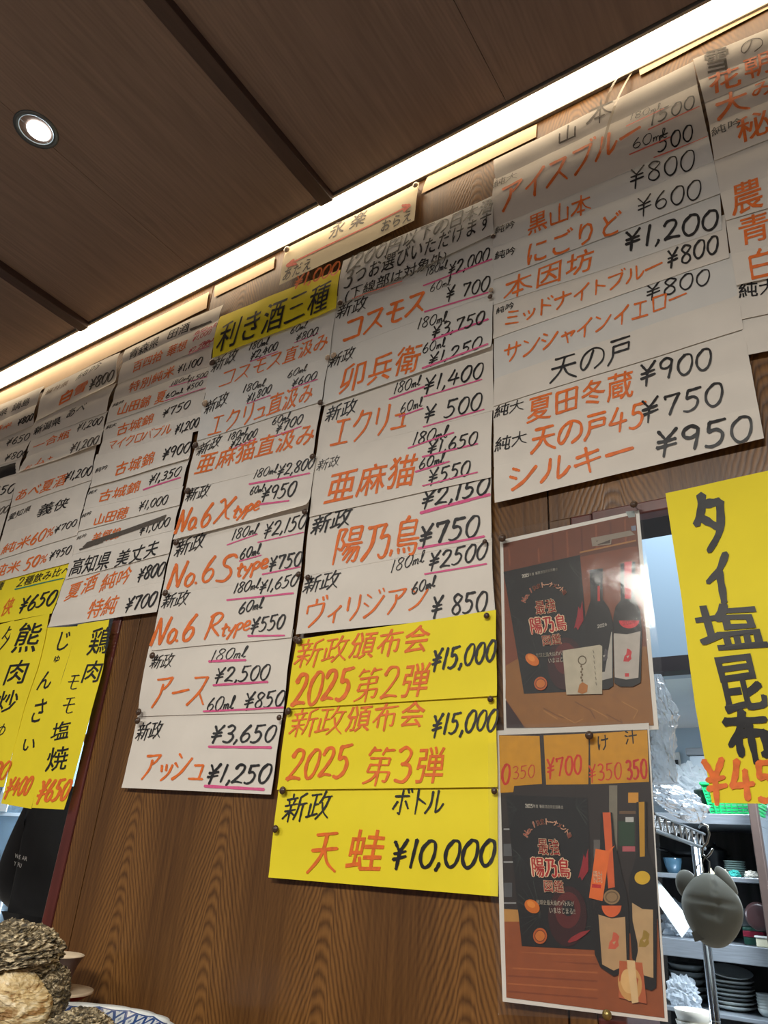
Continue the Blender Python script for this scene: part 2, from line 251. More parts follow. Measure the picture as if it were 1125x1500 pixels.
class Sheet:
    keep = None; jz = .000012
    """one sheet of paper on the wall; edges given as rows (left point, right point) from top to bottom"""
    def __init__(s, name, label, zn, rows, m, lay, bulge=0.003, lift=0.002, cat='paper sign', group=None, y0=0.0, amp=1.0, thick=0.0003, curl=0.0):
        s.rows = [(z2(zn, *a), z2(zn, *b)) for a, b in rows]; s.base = y0 - 0.0016 - lay * 0.0013; s.bulge = bulge; s.lift = lift; s.amp = amp; s.curl = curl
        s.key = ''; s.off = 0.0008 if amp <= 1.25 and bulge < .005 else (0.0011 if cat != 'banner' else .0022)
        s.name = name; s.label = label; s.cat = cat; s.group = group; s.m = m; s.parts = {}; s.n = 0
        s.t0 = s.rows[0]; s.t1 = s.rows[-1]
        nu, nvr = 36, max(3, 14 // (len(rows) - 1)); G = []
        for i in range(len(rows) - 1):
            for j in range(nvr + (1 if i == len(rows) - 2 else 0)):
                t = j / nvr; row = []
                l = [s.rows[i][0][k] * (1 - t) + s.rows[i + 1][0][k] * t for k in (0, 1)]
                r = [s.rows[i][1][k] * (1 - t) + s.rows[i + 1][1][k] * t for k in (0, 1)]
                for u in range(nu + 1):
                    a = u / nu; row.append(s.pt(l[0] * (1 - a) + r[0] * a, l[1] * (1 - a) + r[1] * a))
                G.append(row)
        b = MB(); W_ = nu + 1; vs = [p for row in G for p in row]; H_ = len(G); N_ = len(vs)
        vs += [p + Vector((0, thick, 0)) for p in vs]
        fs = []
        for i in range(H_ - 1):
            for u in range(nu):
                q = i * W_ + u; fs.append((q, q + W_, q + W_ + 1, q + 1)); fs.append((N_ + q, N_ + q + 1, N_ + q + W_ + 1, N_ + q + W_))
        ring = [u for u in range(nu)] + [i * W_ + nu for i in range(H_ - 1)] + [(H_ - 1) * W_ + u for u in range(nu, 0, -1)] + [i * W_ for i in range(H_ - 1, 0, -1)]
        b.add(vs, fs); nf = len(fs); n_ = len(ring)
        b.add([vs[q] for q in ring] + [vs[N_ + q] for q in ring], [(k, (k + 1) % n_, n_ + (k + 1) % n_, n_ + k) for k in range(n_)])
        s.o = b.build(name, m, smooth=True)
        if label: tag(s.o, label, cat, group)
    def pt(s, px, py, off=0.0):
        P = at(px, py, s.base)
        def sd(e):
            (x0, y0), (x1, y1) = e; L = math.hypot(x1 - x0, y1 - y0); return ((px - x0) * (y1 - y0) - (py - y0) * (x1 - x0)) / L
        a, c = -sd(s.t0), sd(s.t1); v = a / (a + c) if (a + c) != 0 else 0.5; v = min(1.05, max(-0.05, v))
        xm = (s.t1[0][0] + s.t1[1][0]) / 2; hw = abs(s.t1[1][0] - s.t1[0][0]) / 2 + 1e-6; uu = (px - xm) / hw
        d = s.amp * (gridnoise(P) + 0.003) + s.bulge * math.sin(math.pi * min(1, max(0, v))) + s.lift * max(0, (v - 0.7) / 0.3) ** 2 + s.curl * max(0, (v - 0.8) / 0.2) ** 2 * max(0, uu)
        P.y -= max(0, d) + off
        return P
    def mesh(s, key):
        key = (key, s.key)
        if key not in s.parts: s.parts[key] = MB()
        return s.parts[key]
    def ribbon(s, pts, wpx, col, taper=0.55, dens=5):
        """a marker stroke along pixel points"""
        s.n += 1; off = s.off + (s.n % 24) * s.jz
        if len(pts) == 2: (a, b) = pts; pts = [a, ((a[0] + b[0]) / 2, (a[1] + b[1]) / 2), b]
        P = []
        n = len(pts)
        for i in range(n - 1):
            p0 = pts[max(0, i - 1)]; p1 = pts[i]; p2 = pts[i + 1]; p3 = pts[min(n - 1, i + 2)]
            for j in range(dens):
                t = j / dens
                P.append(tuple(0.5 * ((2 * p1[k]) + (-p0[k] + p2[k]) * t + (2 * p0[k] - 5 * p1[k] + 4 * p2[k] - p3[k]) * t * t + (-p0[k] + 3 * p1[k] - 3 * p2[k] + p3[k]) * t ** 3) for k in (0, 1)))
        P.append(pts[-1]); vs = []; fs = []; m = len(P)
        rs = random.uniform(0.85, 1.1); re_ = random.uniform(taper, 0.95)
        for i, p in enumerate(P):
            a = P[max(i - 1, 0)]; b = P[min(i + 1, m - 1)]; dx, dy = b[0] - a[0], b[1] - a[1]; L = math.hypot(dx, dy) or 1; nx, ny = -dy / L, dx / L
            t = i / (m - 1); ww = wpx * 0.5 * (rs * (1 - t) + re_ * t) * (1 + 0.10 * math.sin(i * 1.3 + s.n))
            if i == 0 or i == m - 1:
                ext = ww * 0.7 * (1 if i else -1); q = (p[0] + dx / L * ext, p[1] + dy / L * ext)
                if i == 0: vs += [q]; vs += [(p[0] + nx * ww, p[1] + ny * ww), (p[0] - nx * ww, p[1] - ny * ww)]
                else: vs += [(p[0] + nx * ww, p[1] + ny * ww), (p[0] - nx * ww, p[1] - ny * ww)]; vs += [q]
            else: vs += [(p[0] + nx * ww, p[1] + ny * ww), (p[0] - nx * ww, p[1] - ny * ww)]
        fs.append((0, 1, 2))
        for i in range(m - 1): a = 1 + 2 * i; fs.append((a, a + 2, a + 3, a + 1))
        a = 1 + 2 * (m - 1); fs.append((a, a + 2, a + 1))
        s.mesh(col).add([s.pt(x, y, off) for x, y in vs], fs)
    def text(s, zn, txt, col, x0, y0, x1, y1, h, wt=1.0, slant=7.0, jit=1.0, upv=None):
        s.key = (len(s.parts), txt); h *= (.84 if '¥' in txt else .80) if col == 'k' and any(c in txt for c in '¥l') else 1.0
        sc = ZN[zn][2]; a = z2(zn, x0, y0); b = z2(zn, x1, y1); h = h / sc
        def up(p):
            if upv: return upv
            dx, dy = 715 - p[0], -1412 - p[1]; L = math.hypot(dx, dy); th = math.atan2(dx / L, -dy / L) + math.radians(slant)
            return (math.sin(th), -math.cos(th))
        x = 0; items = []
        for ch in txt:
            if ch == ' ': x += 0.45; continue
            if ch in SF: adv, data, k = SF[ch][0], SF[ch][1], 0
            else:
                if ch not in GL: need([ch])
                adv, v_, f_ = GL[ch]; data, k = (v_, f_), 1
            items.append((ch, x, adv, data, k)); x += adv
        tot = x - 0.04; W_ = math.hypot(b[0] - a[0], b[1] - a[1])
        base_w = max(1.0, (.118 if ord(txt[0]) < 256 else .1) * h * wt)
        for ch, x, adv, data, k in items:
            r = math.radians(random.uniform(-2.5, 2.5)) * jit; sj = 1 + random.uniform(-.05, .05) * jit; dy = random.uniform(-.025, .025) * jit; sd = random.random() * 50
            def mp(p):
                gx, gy = p[0] - adv / 2, p[1] - .5
                if k: gx += 0.022 * jit * noise.noise(Vector((p[0] * 2.2, p[1] * 2.2, sd))); gy += 0.03 * jit * noise.noise(Vector((p[0] * 2.2, p[1] * 2.2, sd + 9)))
                gx, gy = gx * math.cos(r) - gy * math.sin(r), gx * math.sin(r) + gy * math.cos(r)
                gx, gy = (gx * sj + adv / 2 + x) / tot, gy * sj + .5 + dy
                bx, by = a[0] + (b[0] - a[0]) * gx, a[1] + (b[1] - a[1]) * gx; u = up((bx, by))
                return (bx + u[0] * gy * h, by + u[1] * gy * h)
            if k == 0:
                if ord(ch) > 0x2000: ww = min(base_w, 0.098 * wt * (h + W_ / tot) / 2) * (0.82 if len(data) > 8 else 1.0)
                else: ww = base_w
                for st in data: s.ribbon([mp(p) for p in st], ww, col)
            else:
                s.n += 1; q = .0085 * wt + .006 * max(0, wt - 1.1)
                for dx, dy_ in ((-q, -q), (q, -q), (q, q), (-q, q)) + (((0, 0), (-q, 0), (q, 0), (0, q), (0, -q)) if wt > 1.7 else ()):
                    s.mesh(col).add([s.pt(*mp((p[0] + dx, p[1] + dy_)), s.off) for p in data[0]], data[1])
    def line(s, zn, x0, y0, x1, y1, wd, col='p', bow=0.0):
        s.key = (len(s.parts), 'line') if not s.keep else s.keep
        a = z2(zn, x0, y0); b = z2(zn, x1, y1); n = 6
        s.ribbon([(a[0] + (b[0] - a[0]) * i / n, a[1] + (b[1] - a[1]) * i / n + bow * math.sin(math.pi * i / n)) for i in range(n + 1)], wd / ZN[zn][2], col, taper=0.8, dens=2)
    def tape(s, zn, pts):
        q = [z2(zn, *p) for p in pts]; b = MB(); vs = []; n = 6
        for i in range(n + 1):
            for j in (0, 1):
                t = i / n; A = q[0 + 0]; p = [(q[0][k] * (1 - t) + q[1][k] * t) * (1 - j) + (q[3][k] * (1 - t) + q[2][k] * t) * j for k in (0, 1)]
                vs.append(s.pt(p[0], p[1], 0.0011))
        b.add(vs, [(2 * i, 2 * i + 1, 2 * i + 3, 2 * i + 2) for i in range(n)]); b.build('tape', TAPE, s.o)
    def done(s):
        for key, b in s.parts.items():
            b.build(INKNAME.get(key[0], 'lettering') if key[1] and key[1][1] != 'line' or key[0] in 'pst' else 'marker_stroke', INKS[key[0]], s.o)
        return s.o
need(set('松竹青森県百四拾華想特別純錦夏城マ吟高知美丈夫酒種飲み比べ侠熊肉炒めじゅんさい鶏塩焼昆利き直汲麻亜猫卯兵衛頒会弾蛙義愛潟あお瓶鳥永楽らえだ以上お選びいただけますつ線部は対象外黒にごりど因坊冬蔵雪花朝農青秘鍋島最強図鑑年度特別販売地球史動物バトルがいまはじまる決定戦トーナメント編の穂郷%!()け汁豪白雪一合ム純熊'))
# ------------------------------------------------------------------ setting
WT = 0.12                                 # wall thickness
ZC_ = CZ + 1.3865                          # ceiling height
XA, XB = -1.271, -0.356                    # seams between the 910 mm boards
XJL, XJR = -1.333, -0.322                  # edges of the two hatches (outer edge of their frames)
ZH = CZ + 0.478                            # top of hatches
def structure(o, label=None): tag(o, label, kind='structure'); return o
wall = MB(); wall.box(-6.2, 1.6, 0.006, WT, ZH, ZC_ + .06); wall.box(XJL, XJR, 0.006, WT, 0, ZH); wall.box(-6.2, 1.6, 0.006, WT, 0, CZ - 0.42)
wall = structure(wall.build('wall_front', DARKW), 'oak plywood wall carrying the price sheets, with two kitchen hatches')
def panel(x0, x1, z0, z1):
    b = MB(); b.box(x0 + 0.0012, x1 - 0.0012, 0, 0.0059, z0, z1); o = b.build('wall_panel', WALLW, wall, bevel=0.0008); return o
panel(XA, XB, CZ - 0.9, ZC_ + .02); panel(XJL, XA, CZ - 0.9, ZH); panel(XB, XJR, CZ - 0.9, ZH)
for k in range(3): panel(XA - .91 * (k + 1), XA - .91 * k, ZH, ZC_ + .02)
panel(XB, XB + .91, ZH, ZC_ + .02); panel(XB + .91, XB + 1.82, ZH, ZC_ + .02)
fr = MB()                                                     # hatch frames
fr.box(XJL - 0.030, XJL, -0.0032, WT + .01, CZ - .45, ZH); jl = structure(fr.build('trim_1', MAROON, bevel=0.003), 'maroon jamb of the left hatch')
fr = MB(); fr.box(XJR, XJR + 0.032, -0.0032, WT + .01, CZ - .45, ZH); structure(fr.build('trim_2', MAROON, bevel=0.003), 'maroon jamb of the right hatch')
fr = MB(); fr.box(XJR + .0322, 1.3, -0.0030, 0.02, ZH - 0.016, ZH + .002); structure(fr.build('trim_3', MAROON, bevel=0.002), 'maroon lintel over the right hatch')
fr = MB(); fr.box(-4.0, XJL - .0302, -0.0030, 0.02, ZH - 0.016, ZH + .002); structure(fr.build('trim_4', MAROON, bevel=0.002), 'maroon lintel over the left hatch')
ce = MB(); ce.box(-6.2, 1.6, -3.2, -0.070, ZC_ + .006, ZC_ + .06); ceil = structure(ce.build('ceiling', DARKW), 'dark brown boarded ceiling')
beams = [-0.835 + 0.905 * k for k in range(-3, 3)]
for i, bx in enumerate(beams):
    b = MB(); b.box(bx - .018, bx + .018, -3.2, -0.066, ZC_ - .022, ZC_ + .006); structure(b.build('trim_%d' % (5 + i), mat('beam_wood', (66, 48, 44), 0.5, var=0.3, vscale=9, stretch=(12, 1, 12)), bevel=0.002), 'dark wooden ceiling batten')
    x0, x1 = bx + .018, bx + .905 - .018
    for q in range(2):
        b = MB(); xm = (x0 + x1) / 2; xa, xb_ = (x0, xm - .0006) if q == 0 else (xm + .0006, x1)
        b.box(xa, xb_, -3.2, -0.070, ZC_, ZC_ + .0055); b.build('ceiling_board', CEILW, ceil)
fl = MB(); fl.box(-6.2, 1.6, -3.4, 3.6, -0.05, 0); structure(fl.build('floor', mat('floor_tile', (176, 160, 144), 0.6, var=.2)), 'brown floor')
# kitchen shell
kb = MB(); kb.box(-6.2, 1.6, 3.3, 3.4, 0, 2.6); structure(kb.build('wall_kitchen', KWALL), 'pale blue grey back wall of the kitchen')
zk = at(1010, 1066, 3.3).z
kc = MB(); kc.box(-6.2, 1.6, 1.0005, 3.4, zk, zk + .05); structure(kc.build('ceiling_kitchen', KWHITE), 'light grey lowered kitchen ceiling')
zs1 = at(960, 985, 0.92).z
so = MB(); so.box(-6.2, 1.6, 0.95, 1.0, zs1, 2.62); so = structure(so.build('wall_soffit', mat('soffit_paint', (136, 158, 174), 0.6)), 'blue grey kitchen soffit')
b = MB(); b.box(-6.2, 1.6, 0.90, 0.949, zs1 - .004, at(960, 963, .9).z); structure(b.build('trim_20', DARKW), 'dark strip along the soffit edge')
kt = MB(); kt.box(-6.2, 1.6, WT, 0.95, 2.62, 2.67); structure(kt.build('ceiling_hatch', KWHITE), 'kitchen ceiling above the hatches')
for x, nm in ((-6.2, 'wall_left'), (1.55, 'wall_right')):
    b = MB(); b.box(x, x + .05, .1, 3.4, 0, 2.7); structure(b.build(nm, mat('side_plaster', (186, 170, 150), .8)), 'plain side wall')
# sloping duct under the kitchen ceiling
p0 = at(968, 985, 1.1); b = MB(); zt = zk - .001
b.add([(p0.x - .05, 1.05, zt), (p0.x + .22, 1.05, zt), (p0.x + .22, 3.25, zt), (p0.x - .05, 3.25, zt), (p0.x + .02, 1.05, zt - .10), (p0.x + .15, 1.05, zt - .10), (p0.x + .15, 3.25, zt - .10), (p0.x + .02, 3.25, zt - .10)],
      [(0, 1, 2, 3), (4, 7, 6, 5), (0, 4, 5, 1), (2, 6, 7, 3), (0, 3, 7, 4), (1, 5, 6, 2)])
structure(b.build('trim_21', KWHITE), 'white boxed duct under the kitchen ceiling')
# ------------------------------------------------------------------ strip light
sl = empty('strip_light', 'long glowing white strip light where the ceiling meets the sheet covered wall', 'light', (-1.2, -.035, ZC_))
def loc(b): b.v = [(x + 1.2, y + .035, z - ZC_) for x, y, z in b.v]; return b
b = MB(); b.box(-4.1, 1.5, -.0605, -.008, ZC_ - .004, ZC_ + .03); loc(b).build('diffuser', mat('lit_diffuser', (255, 255, 255), .5, emit=((255, 230, 194), 6.5)), sl)
alu = mat('dull_aluminium', (150, 146, 138), .5, metal=.6)
b = MB(); b.box(-4.1, 1.5, -.0665, -.0608, ZC_ - .006, ZC_ + .03); loc(b).build('metal_edge', alu, sl)
b = MB(); b.box(-4.1, 1.5, -.0078, -.0005, ZC_ - .007, ZC_ + .03); loc(b).build('metal_edge', alu, sl)
# ------------------------------------------------------------------ downlight
dc = atz(53, 190, ZC_)
dl = empty('downlight', 'round recessed silver downlight glowing in the brown ceiling', 'light', dc)
b = MB(); b.lathe((0, 0, 0), [(.036, .0), (.045, -.003), (.0465, -.001), (.0465, .004)], 40); b.build('rim', mat('pewter_rim', (96, 104, 108), .3, metal=.8), dl, smooth=True)
b = MB(); b.lathe((0, 0, 0), [(.0360, -.001), (.034, .0002), (.026, .0008), (.0255, .0012)], 40); b.build('reflector', mat('glazed_reflector', (190, 205, 210), .25, metal=.5, emit=((190, 215, 225), .35)), dl, smooth=True)
b = MB(); b.lathe((.004, .004, 0), [(.0245, -.0022), (.018, -.0035), (.008, -.0045), (.0001, -.005)], 32); b.build('lamp', mat('lit_lamp', (255, 255, 255), .5, emit=((240, 250, 255), 9)), dl, smooth=True)
l = bpy.data.lights.new('downlight_glow', 'SPOT'); l.energy = 6; l.spot_size = 2.2; l.spot_blend = .8; l.shadow_soft_size = .03; l.color = (.95, .98, 1)
lo = bpy.data.objects.new('downlight_glow', l); COL.objects.link(lo); lo.location = dc + Vector((0, 0, -.02))
# ------------------------------------------------------------------ sheets
def sh(name, label, zn, rows, m, lay, T=(), L=(), **k):
    s = Sheet(name, label, zn, rows, m, lay, **k)
    for t in T:
        kw = t[-1] if isinstance(t[-1], dict) else {}; t = t[:-1] if kw else t
        z = zn
        if t[0] in ZN: z = t[0]; t = t[1:]
        s.text(z, *t, **kw)
    for t in L:
        kw = t[-1] if isinstance(t[-1], dict) else {}; t = t[:-1] if kw else t
        z = zn
        if t[0] in ZN: z = t[0]; t = t[1:]
        s.line(z, *t, **kw)
    s.done(); return s
GC, GD, GB, GA, G0, GF, GG = 'price sheets of the third column', 'price sheets of the fourth column', 'price strips of the second column', 'price strips of the first column', 'price strips at the left edge', 'price strips of the fifth column', 'price strips at the right edge'
PS = 'price_sheet'
COOLLIT = mat('cool_lit_white_paper', (220, 219, 214), 0.75, var=0.05, vscale=14, bump=0.12, bscale=35)  # white paper again, cool light on the higher sheets put into its colour
# --- column D (layers from top to bottom)
sh('notice_sheet', 'white notice with three black brushed lines starting 1200, top of the fourth column', 'T5', [((387, 385), (1078, 85)), ((360, 592), (1080, 268))], COOLLIT, 7,
   [('1200円以下の日本酒', 'k', 400, 445, 1078, 170, 78, 1.0), ('3つお選びいただけます', 'k', 392, 520, 1070, 245, 82, 1.0), ('(下線部は対象外)', 'k', 390, 582, 862, 392, 58, .9)],
   [(432, 562, 660, 482, 5, 's')], cat='notice', bulge=.006)
sh(PS, 'white sheet priced 2,000 and 700, right under the black notice', 'Z6', [((200, 205), (1078, -130)), ((165, 520), (1065, 200))], COOLLIT, 3,
   [('新政', 'k', 200, 345, 370, 282, 88, .9), ('コスモス', 'o', 232, 470, 690, 292, 128, 1.35), ('180ml', 'k', 695, 102, 815, 60, 62, .9), ('¥2,000', 'k', 822, 105, 1046, 15, 84), ('60ml', 'k', 720, 195, 835, 152, 60, .9), ('¥ 700', 'k', 808, 240, 1046, 180, 92)],
   [(685, 157, 1062, 12, 9), (692, 300, 1040, 192, 9)], group=GD)
sh(PS, 'white sheet priced 3,750 and 1,250, its foot curling off the wall', 'Z6', [((170, 500), (1066, 190)), ((130, 815), (1060, 500))], COOLLIT, 4,
   [('新政', 'k', 158, 608, 297, 552, 80, .9), ('卯兵衛', 'o', 208, 755, 660, 625, 165), ('180ml', 'k', 650, 395, 812, 350, 76), ('¥3,750', 'k', 730, 448, 1022, 362, 86, 1.15), ('60ml', 'k', 680, 530, 806, 488, 64, 1.05), ('¥1,250', 'k', 712, 604, 1006, 502, 84, 1.2)],
   [(735, 455, 1042, 342, 11), (683, 612, 1042, 480, 12)], group=GD, lift=.005, curl=.004)
sh(PS, 'white sheet priced 1,400 and 500, third sheet under the notice', 'Z6', [((145, 785), (1062, 470)), ((90, 1085), (1068, 835 - 0))], PAPER, 3,
   [('180ml', 'k', 520, 750, 668, 700, 76, .85), ('¥1,400', 'k', 685, 745, 1012, 655, 104), ('60ml', 'k', 555, 858, 678, 815, 70, .85), ('¥ 500', 'k', 682, 905, 1002, 828, 108), ('新政', 'k', 140, 910, 312, 852, 92, .95), ('エクリュ', 'o', 162, 1045, 585, 935, 165, 1.0)],
   [(498, 778, 692, 708, 9), (688, 764, 1006, 668, 7), (550, 872, 682, 825, 7), (680, 926, 1016, 830, 8)], group=GD)
sh(PS, 'white sheet priced 1,650 and 550 in the fourth column, with three orange characters', 'Z7', [((158, 35), (1062, -170)), ((128, 385), (1060, 180))], PAPER, 4,
   [('Z6', '180ml', 'k', 620, 1030, 816, 985, 92), ('¥1,650', 'k', 735, 70, 990, 12, 84, 1.1), ('60ml', 'k', 690, 145, 822, 105, 70, 1.05), ('¥550', 'k', 738, 218, 952, 170, 92), ('新政', 'k', 160, 150, 275, 120, 62, .7), ('亜麻猫', 'o', 200, 320, 668, 220, 168)],
   [('Z6', 600, 1045, 850, 958, 9), (710, 78, 992, 8, 9), (675, 155, 848, 100, 9), (710, 226, 992, 155, 8)], group=GD)
sh(PS, 'white sheet priced 2,150 and 750 in bold figures, fourth column', 'Z7', [((130, 372), (1060, 165)), ((98, 690), (1062, 500))], PAPER, 3,
   [('¥2,150', 'k', 705, 342, 1050, 262, 104, 1.25), ('¥750', 'k', 690, 535, 998, 480, 125, 1.3), ('新政', 'k', 130, 485, 335, 425, 105, 1.15), ('陽乃鳥', 'o', 235, 638, 686, 562, 195, 1.1)],
   [(700, 366, 1055, 270, 16), (686, 546, 1026, 484, 12)], group=GD)
sh(PS, 'white sheet priced 2500 and 850, right above the yellow sheets', 'Z7', [((100, 680), (1062, 488)), ((55, 985), (1080, 880))], PAPER, 4,
   [('180ml', 'k', 540, 672, 716, 612, 82, .75), ('¥2500', 'k', 738, 658, 1040, 598, 108, 1.1), ('新政', 'k', 86, 785, 272, 745, 95, 1.0), ('60ml', 'k', 650, 782, 775, 740, 72, 1.15), ('¥ 850', 'k', 748, 895, 1038, 868, 122, 1.1), ('ヴィリジアン', 'o', 85, 950, 725, 862, 140, .95)],
   [(720, 678, 1040, 627, 10)], group=GD, lift=.001)
# --- yellow sheets
GY = 'yellow special sake sheets'
sh('yellow_sheet', 'yellow sheet with orange 2025 and price 15,000, highest of three', 'Y', [((150, 185), (1085, 45)), ((102, 512), (1095, 452))], YELLOW, 7,
   [('新政頒布会', 'o', 140, 318, 765, 240, 130, .95), ('¥15,000', 'k', 785, 335, 1086, 285, 118, 1.2), ('2025', 'o', 125, 500, 405, 462, 150, 1.05), ('第2弾', 'o', 412, 485, 765, 442, 155, .95)], group=GY, lift=.003)
sh('yellow_sheet', 'yellow sheet with orange 2025 and price 15,000, middle of three', 'Y', [((112, 470), (1090, 420)), ((64, 892), (1100, 880))], YELLOW, 6,
   [('新政頒布会', 'o', 115, 640, 750, 598, 130, .95), ('¥15,000', 'k', 790, 640, 1096, 612, 120, 1.1), ('2025', 'o', 108, 850, 398, 825, 145, 1.05), ('第3弾', 'o', 458, 865, 840, 862, 175, .95)], group=GY, lift=.003)
sh('yellow_sheet', 'yellow sheet priced 10,000, lowest of three', 'Y', [((70, 860), (1098, 850)), ((18, 1303), (1100, 1393))], YELLOW, 5,
   [('新政', 'k', 78, 1045, 305, 1025, 138, 1.0), ('ボトル', 'k', 598, 1008, 838, 1008, 118, 1.1), ('天', 'o', 190, 1285, 335, 1282, 210, 1.0), ('蛙', 'o', 372, 1275, 552, 1275, 200), ('¥10,000', 'k', 598, 1255, 1085, 1252, 150, 1.15)], group=GY, lift=.001, bulge=.002)
# --- column C
sh('yellow_banner', 'rumpled yellow banner with five big black characters, top of the third column', 'Z3', [((300, 400), (1125, 75)), ((255, 690), (1098, 345))], YELLOW, 9,
   [('利き酒三種', 'k', 275, 660, 1035, 355, 215, .75), ('¥1,000', 'o', 815, 215, 1115, 105, 88, 1.2)], cat='banner', bulge=.006, amp=1.5)
sh(PS, 'white sheet priced 2,400 and 800, right under the yellow banner', 'Z3', [((258, 640), (1100, 330)), ((200, 925), (1048, 690))], COOLLIT, 5,
   [('新政', 'k', 240, 795, 412, 710, 108, .85), ('180ml', 'k', 500, 640, 632, 590, 70), ('¥2,400', 'k', 510, 705, 692, 625, 68), ('60ml', 'k', 780, 522, 892, 478, 66, .9), ('¥800', 'k', 818, 578, 970, 525, 68), ('コスモス直汲み', 'o', 290, 900, 1035, 615, 120, .75)],
   [(512, 712, 700, 640, 6), (812, 582, 976, 518, 6)], group=GC)
sh(PS, 'white sheet priced 1,800 and 600, second under the yellow banner', 'Z3', [((212, 890), (1052, 655)), ((138, 1250), (1000, 985))], COOLLIT, 6,
   [('新政', 'k', 190, 1080, 350, 1005, 100, .85), ('180ml', 'k', 460, 930, 612, 880, 74), ('¥1,800', 'k', 485, 1000, 655, 925, 72), ('60ml', 'k', 765, 832, 895, 772, 66), ('¥600', 'k', 795, 895, 965, 835, 74), ('エクリュ直汲み', 'o', 205, 1228, 930, 985, 150, .8)],
   [(490, 1002, 655, 946, 6), (800, 898, 975, 835, 7)], group=GC)
sh(PS, 'white sheet priced 2,000 and 700, third under the yellow banner', 'Z3', [((148, 1205), (1004, 960)), ((68, 1590), (930, 1380))], PAPER, 5,
   [('新政', 'k', 135, 1365, 292, 1290, 98, .85), ('180ml', 'k', 350, 1252, 482, 1205, 68), ('¥2,000', 'k', 368, 1310, 552, 1222, 74), ('60ml', 'k', 655, 1150, 780, 1102, 66), ('¥700', 'k', 682, 1205, 868, 1130, 80), ('亜麻猫直汲み', 'o', 122, 1490, 940, 1265, 150)],
   [(392, 1305, 552, 1240, 6), (680, 1222, 862, 1155, 7)], group=GC)
sh(PS, 'white sheet priced 2,800 and 950, fourth from the top of the third column', 'Z4', [((312, 165), (1102, -45)), ((240, 470), (1065, 268))], PAPER, 6,
   [('180ml', 'k', 720, 95, 862, 55, 70), ('¥2,800', 'k', 862, 85, 1085, 28, 90), ('60ml', 'k', 700, 195, 785, 172, 60), ('¥950', 'k', 768, 235, 978, 195, 108), ('新政', 'k', 300, 240, 442, 205, 92, .95), ('No.6', 'o', 250, 425, 455, 382, 150, 1.05), ('X', 'o', 480, 370, 590, 345, 145, 1.0), ('type', 'o', 590, 345, 760, 285, 90, 1.4)],
   [(698, 128, 1066, 62, 12), (765, 252, 942, 230, 11)], group=GC, lift=.006, curl=.006)
sh(PS, 'white sheet priced 2,150 and 750 in thin figures, third column', 'Z4', [((248, 430), (1062, 230)), ((165, 795), (1008, 690))], PAPER, 4,
   [('新政', 'k', 235, 580, 412, 520, 115, .95), ('180ml', 'k', 590, 472, 750, 430, 88, .8), ('¥2,150', 'k', 785, 460, 1045, 395, 112, .85), ('60ml', 'k', 640, 590, 765, 555, 84), ('¥750', 'k', 812, 655, 1015, 625, 102, 1.15), ('No.6', 'o', 200, 765, 475, 715, 155, 1.0), ('S', 'o', 490, 725, 612, 700, 155, 1.0), ('type', 'o', 612, 695, 810, 640, 92, 1.5)],
   [(565, 500, 752, 434, 7), (755, 485, 1036, 425, 7), (640, 598, 776, 562, 7), (775, 676, 1012, 632, 9)], group=GC)
sh(PS, 'white sheet priced 1,650 and 550 in the third column, above the 2,500 sheet', 'Z4', [((170, 775), (1010, 665)), ((95, 1140), (955, 1062))], PAPER, 5,
   [('新政', 'k', 155, 890, 312, 858, 98, .95), ('180ml', 'k', 595, 795, 752, 760, 84), ('¥1,650', 'k', 752, 790, 990, 742, 92), ('60ml', 'k', 630, 922, 778, 880, 88), ('¥550', 'k', 702, 1030, 908, 1005, 106, 1.1), ('No.6', 'o', 100, 1105, 355, 1080, 170, 1.0), ('R', 'o', 425, 1075, 520, 1055, 155, 1.0), ('type', 'o', 520, 1062, 700, 1015, 92, 1.3)],
   [(560, 833, 970, 793, 12), (690, 1052, 916, 1050, 12)], group=GC)
sh(PS, 'white sheet priced 2,500 and 850 in the third column, with three large orange letters', 'Z8', [((205, 70), (1090, -30)), ((140, 500), (1028, 472))], PAPER, 4,
   [('新政', 'k', 210, 212, 352, 200, 92, .95), ('180ml', 'k', 590, 168, 805, 140, 92, .8), ('¥2,500', 'k', 612, 300, 942, 275, 112, .95), ('60ml', 'k', 560, 472, 725, 452, 105, .85), ('¥850', 'k', 785, 455, 1030, 438, 118), ('アース', 'o', 210, 455, 548, 438, 205, .95)],
   [(585, 168, 806, 158, 15), (608, 312, 936, 290, 15), (545, 470, 1030, 445, 12)], group=GC, lift=.001)
sh(PS, 'white sheet priced 3,650 and 1,250, lowest of the third column', 'Z8', [((140, 486), (1025, 470)), ((48, 935), (962, 977))], PAPER, 3,
   [('新政', 'k', 120, 645, 276, 632, 112, 1.05), ('¥3,650', 'k', 585, 660, 978, 655, 128, 1.2), ('¥1,250', 'k', 562, 905, 948, 908, 138, 1.2), ('アッシュ', 'o', 148, 890, 540, 892, 185, 1.15)],
   [(580, 686, 960, 690, 18), (555, 925, 920, 946, 20)], group=GC, lift=.003, bulge=.002)
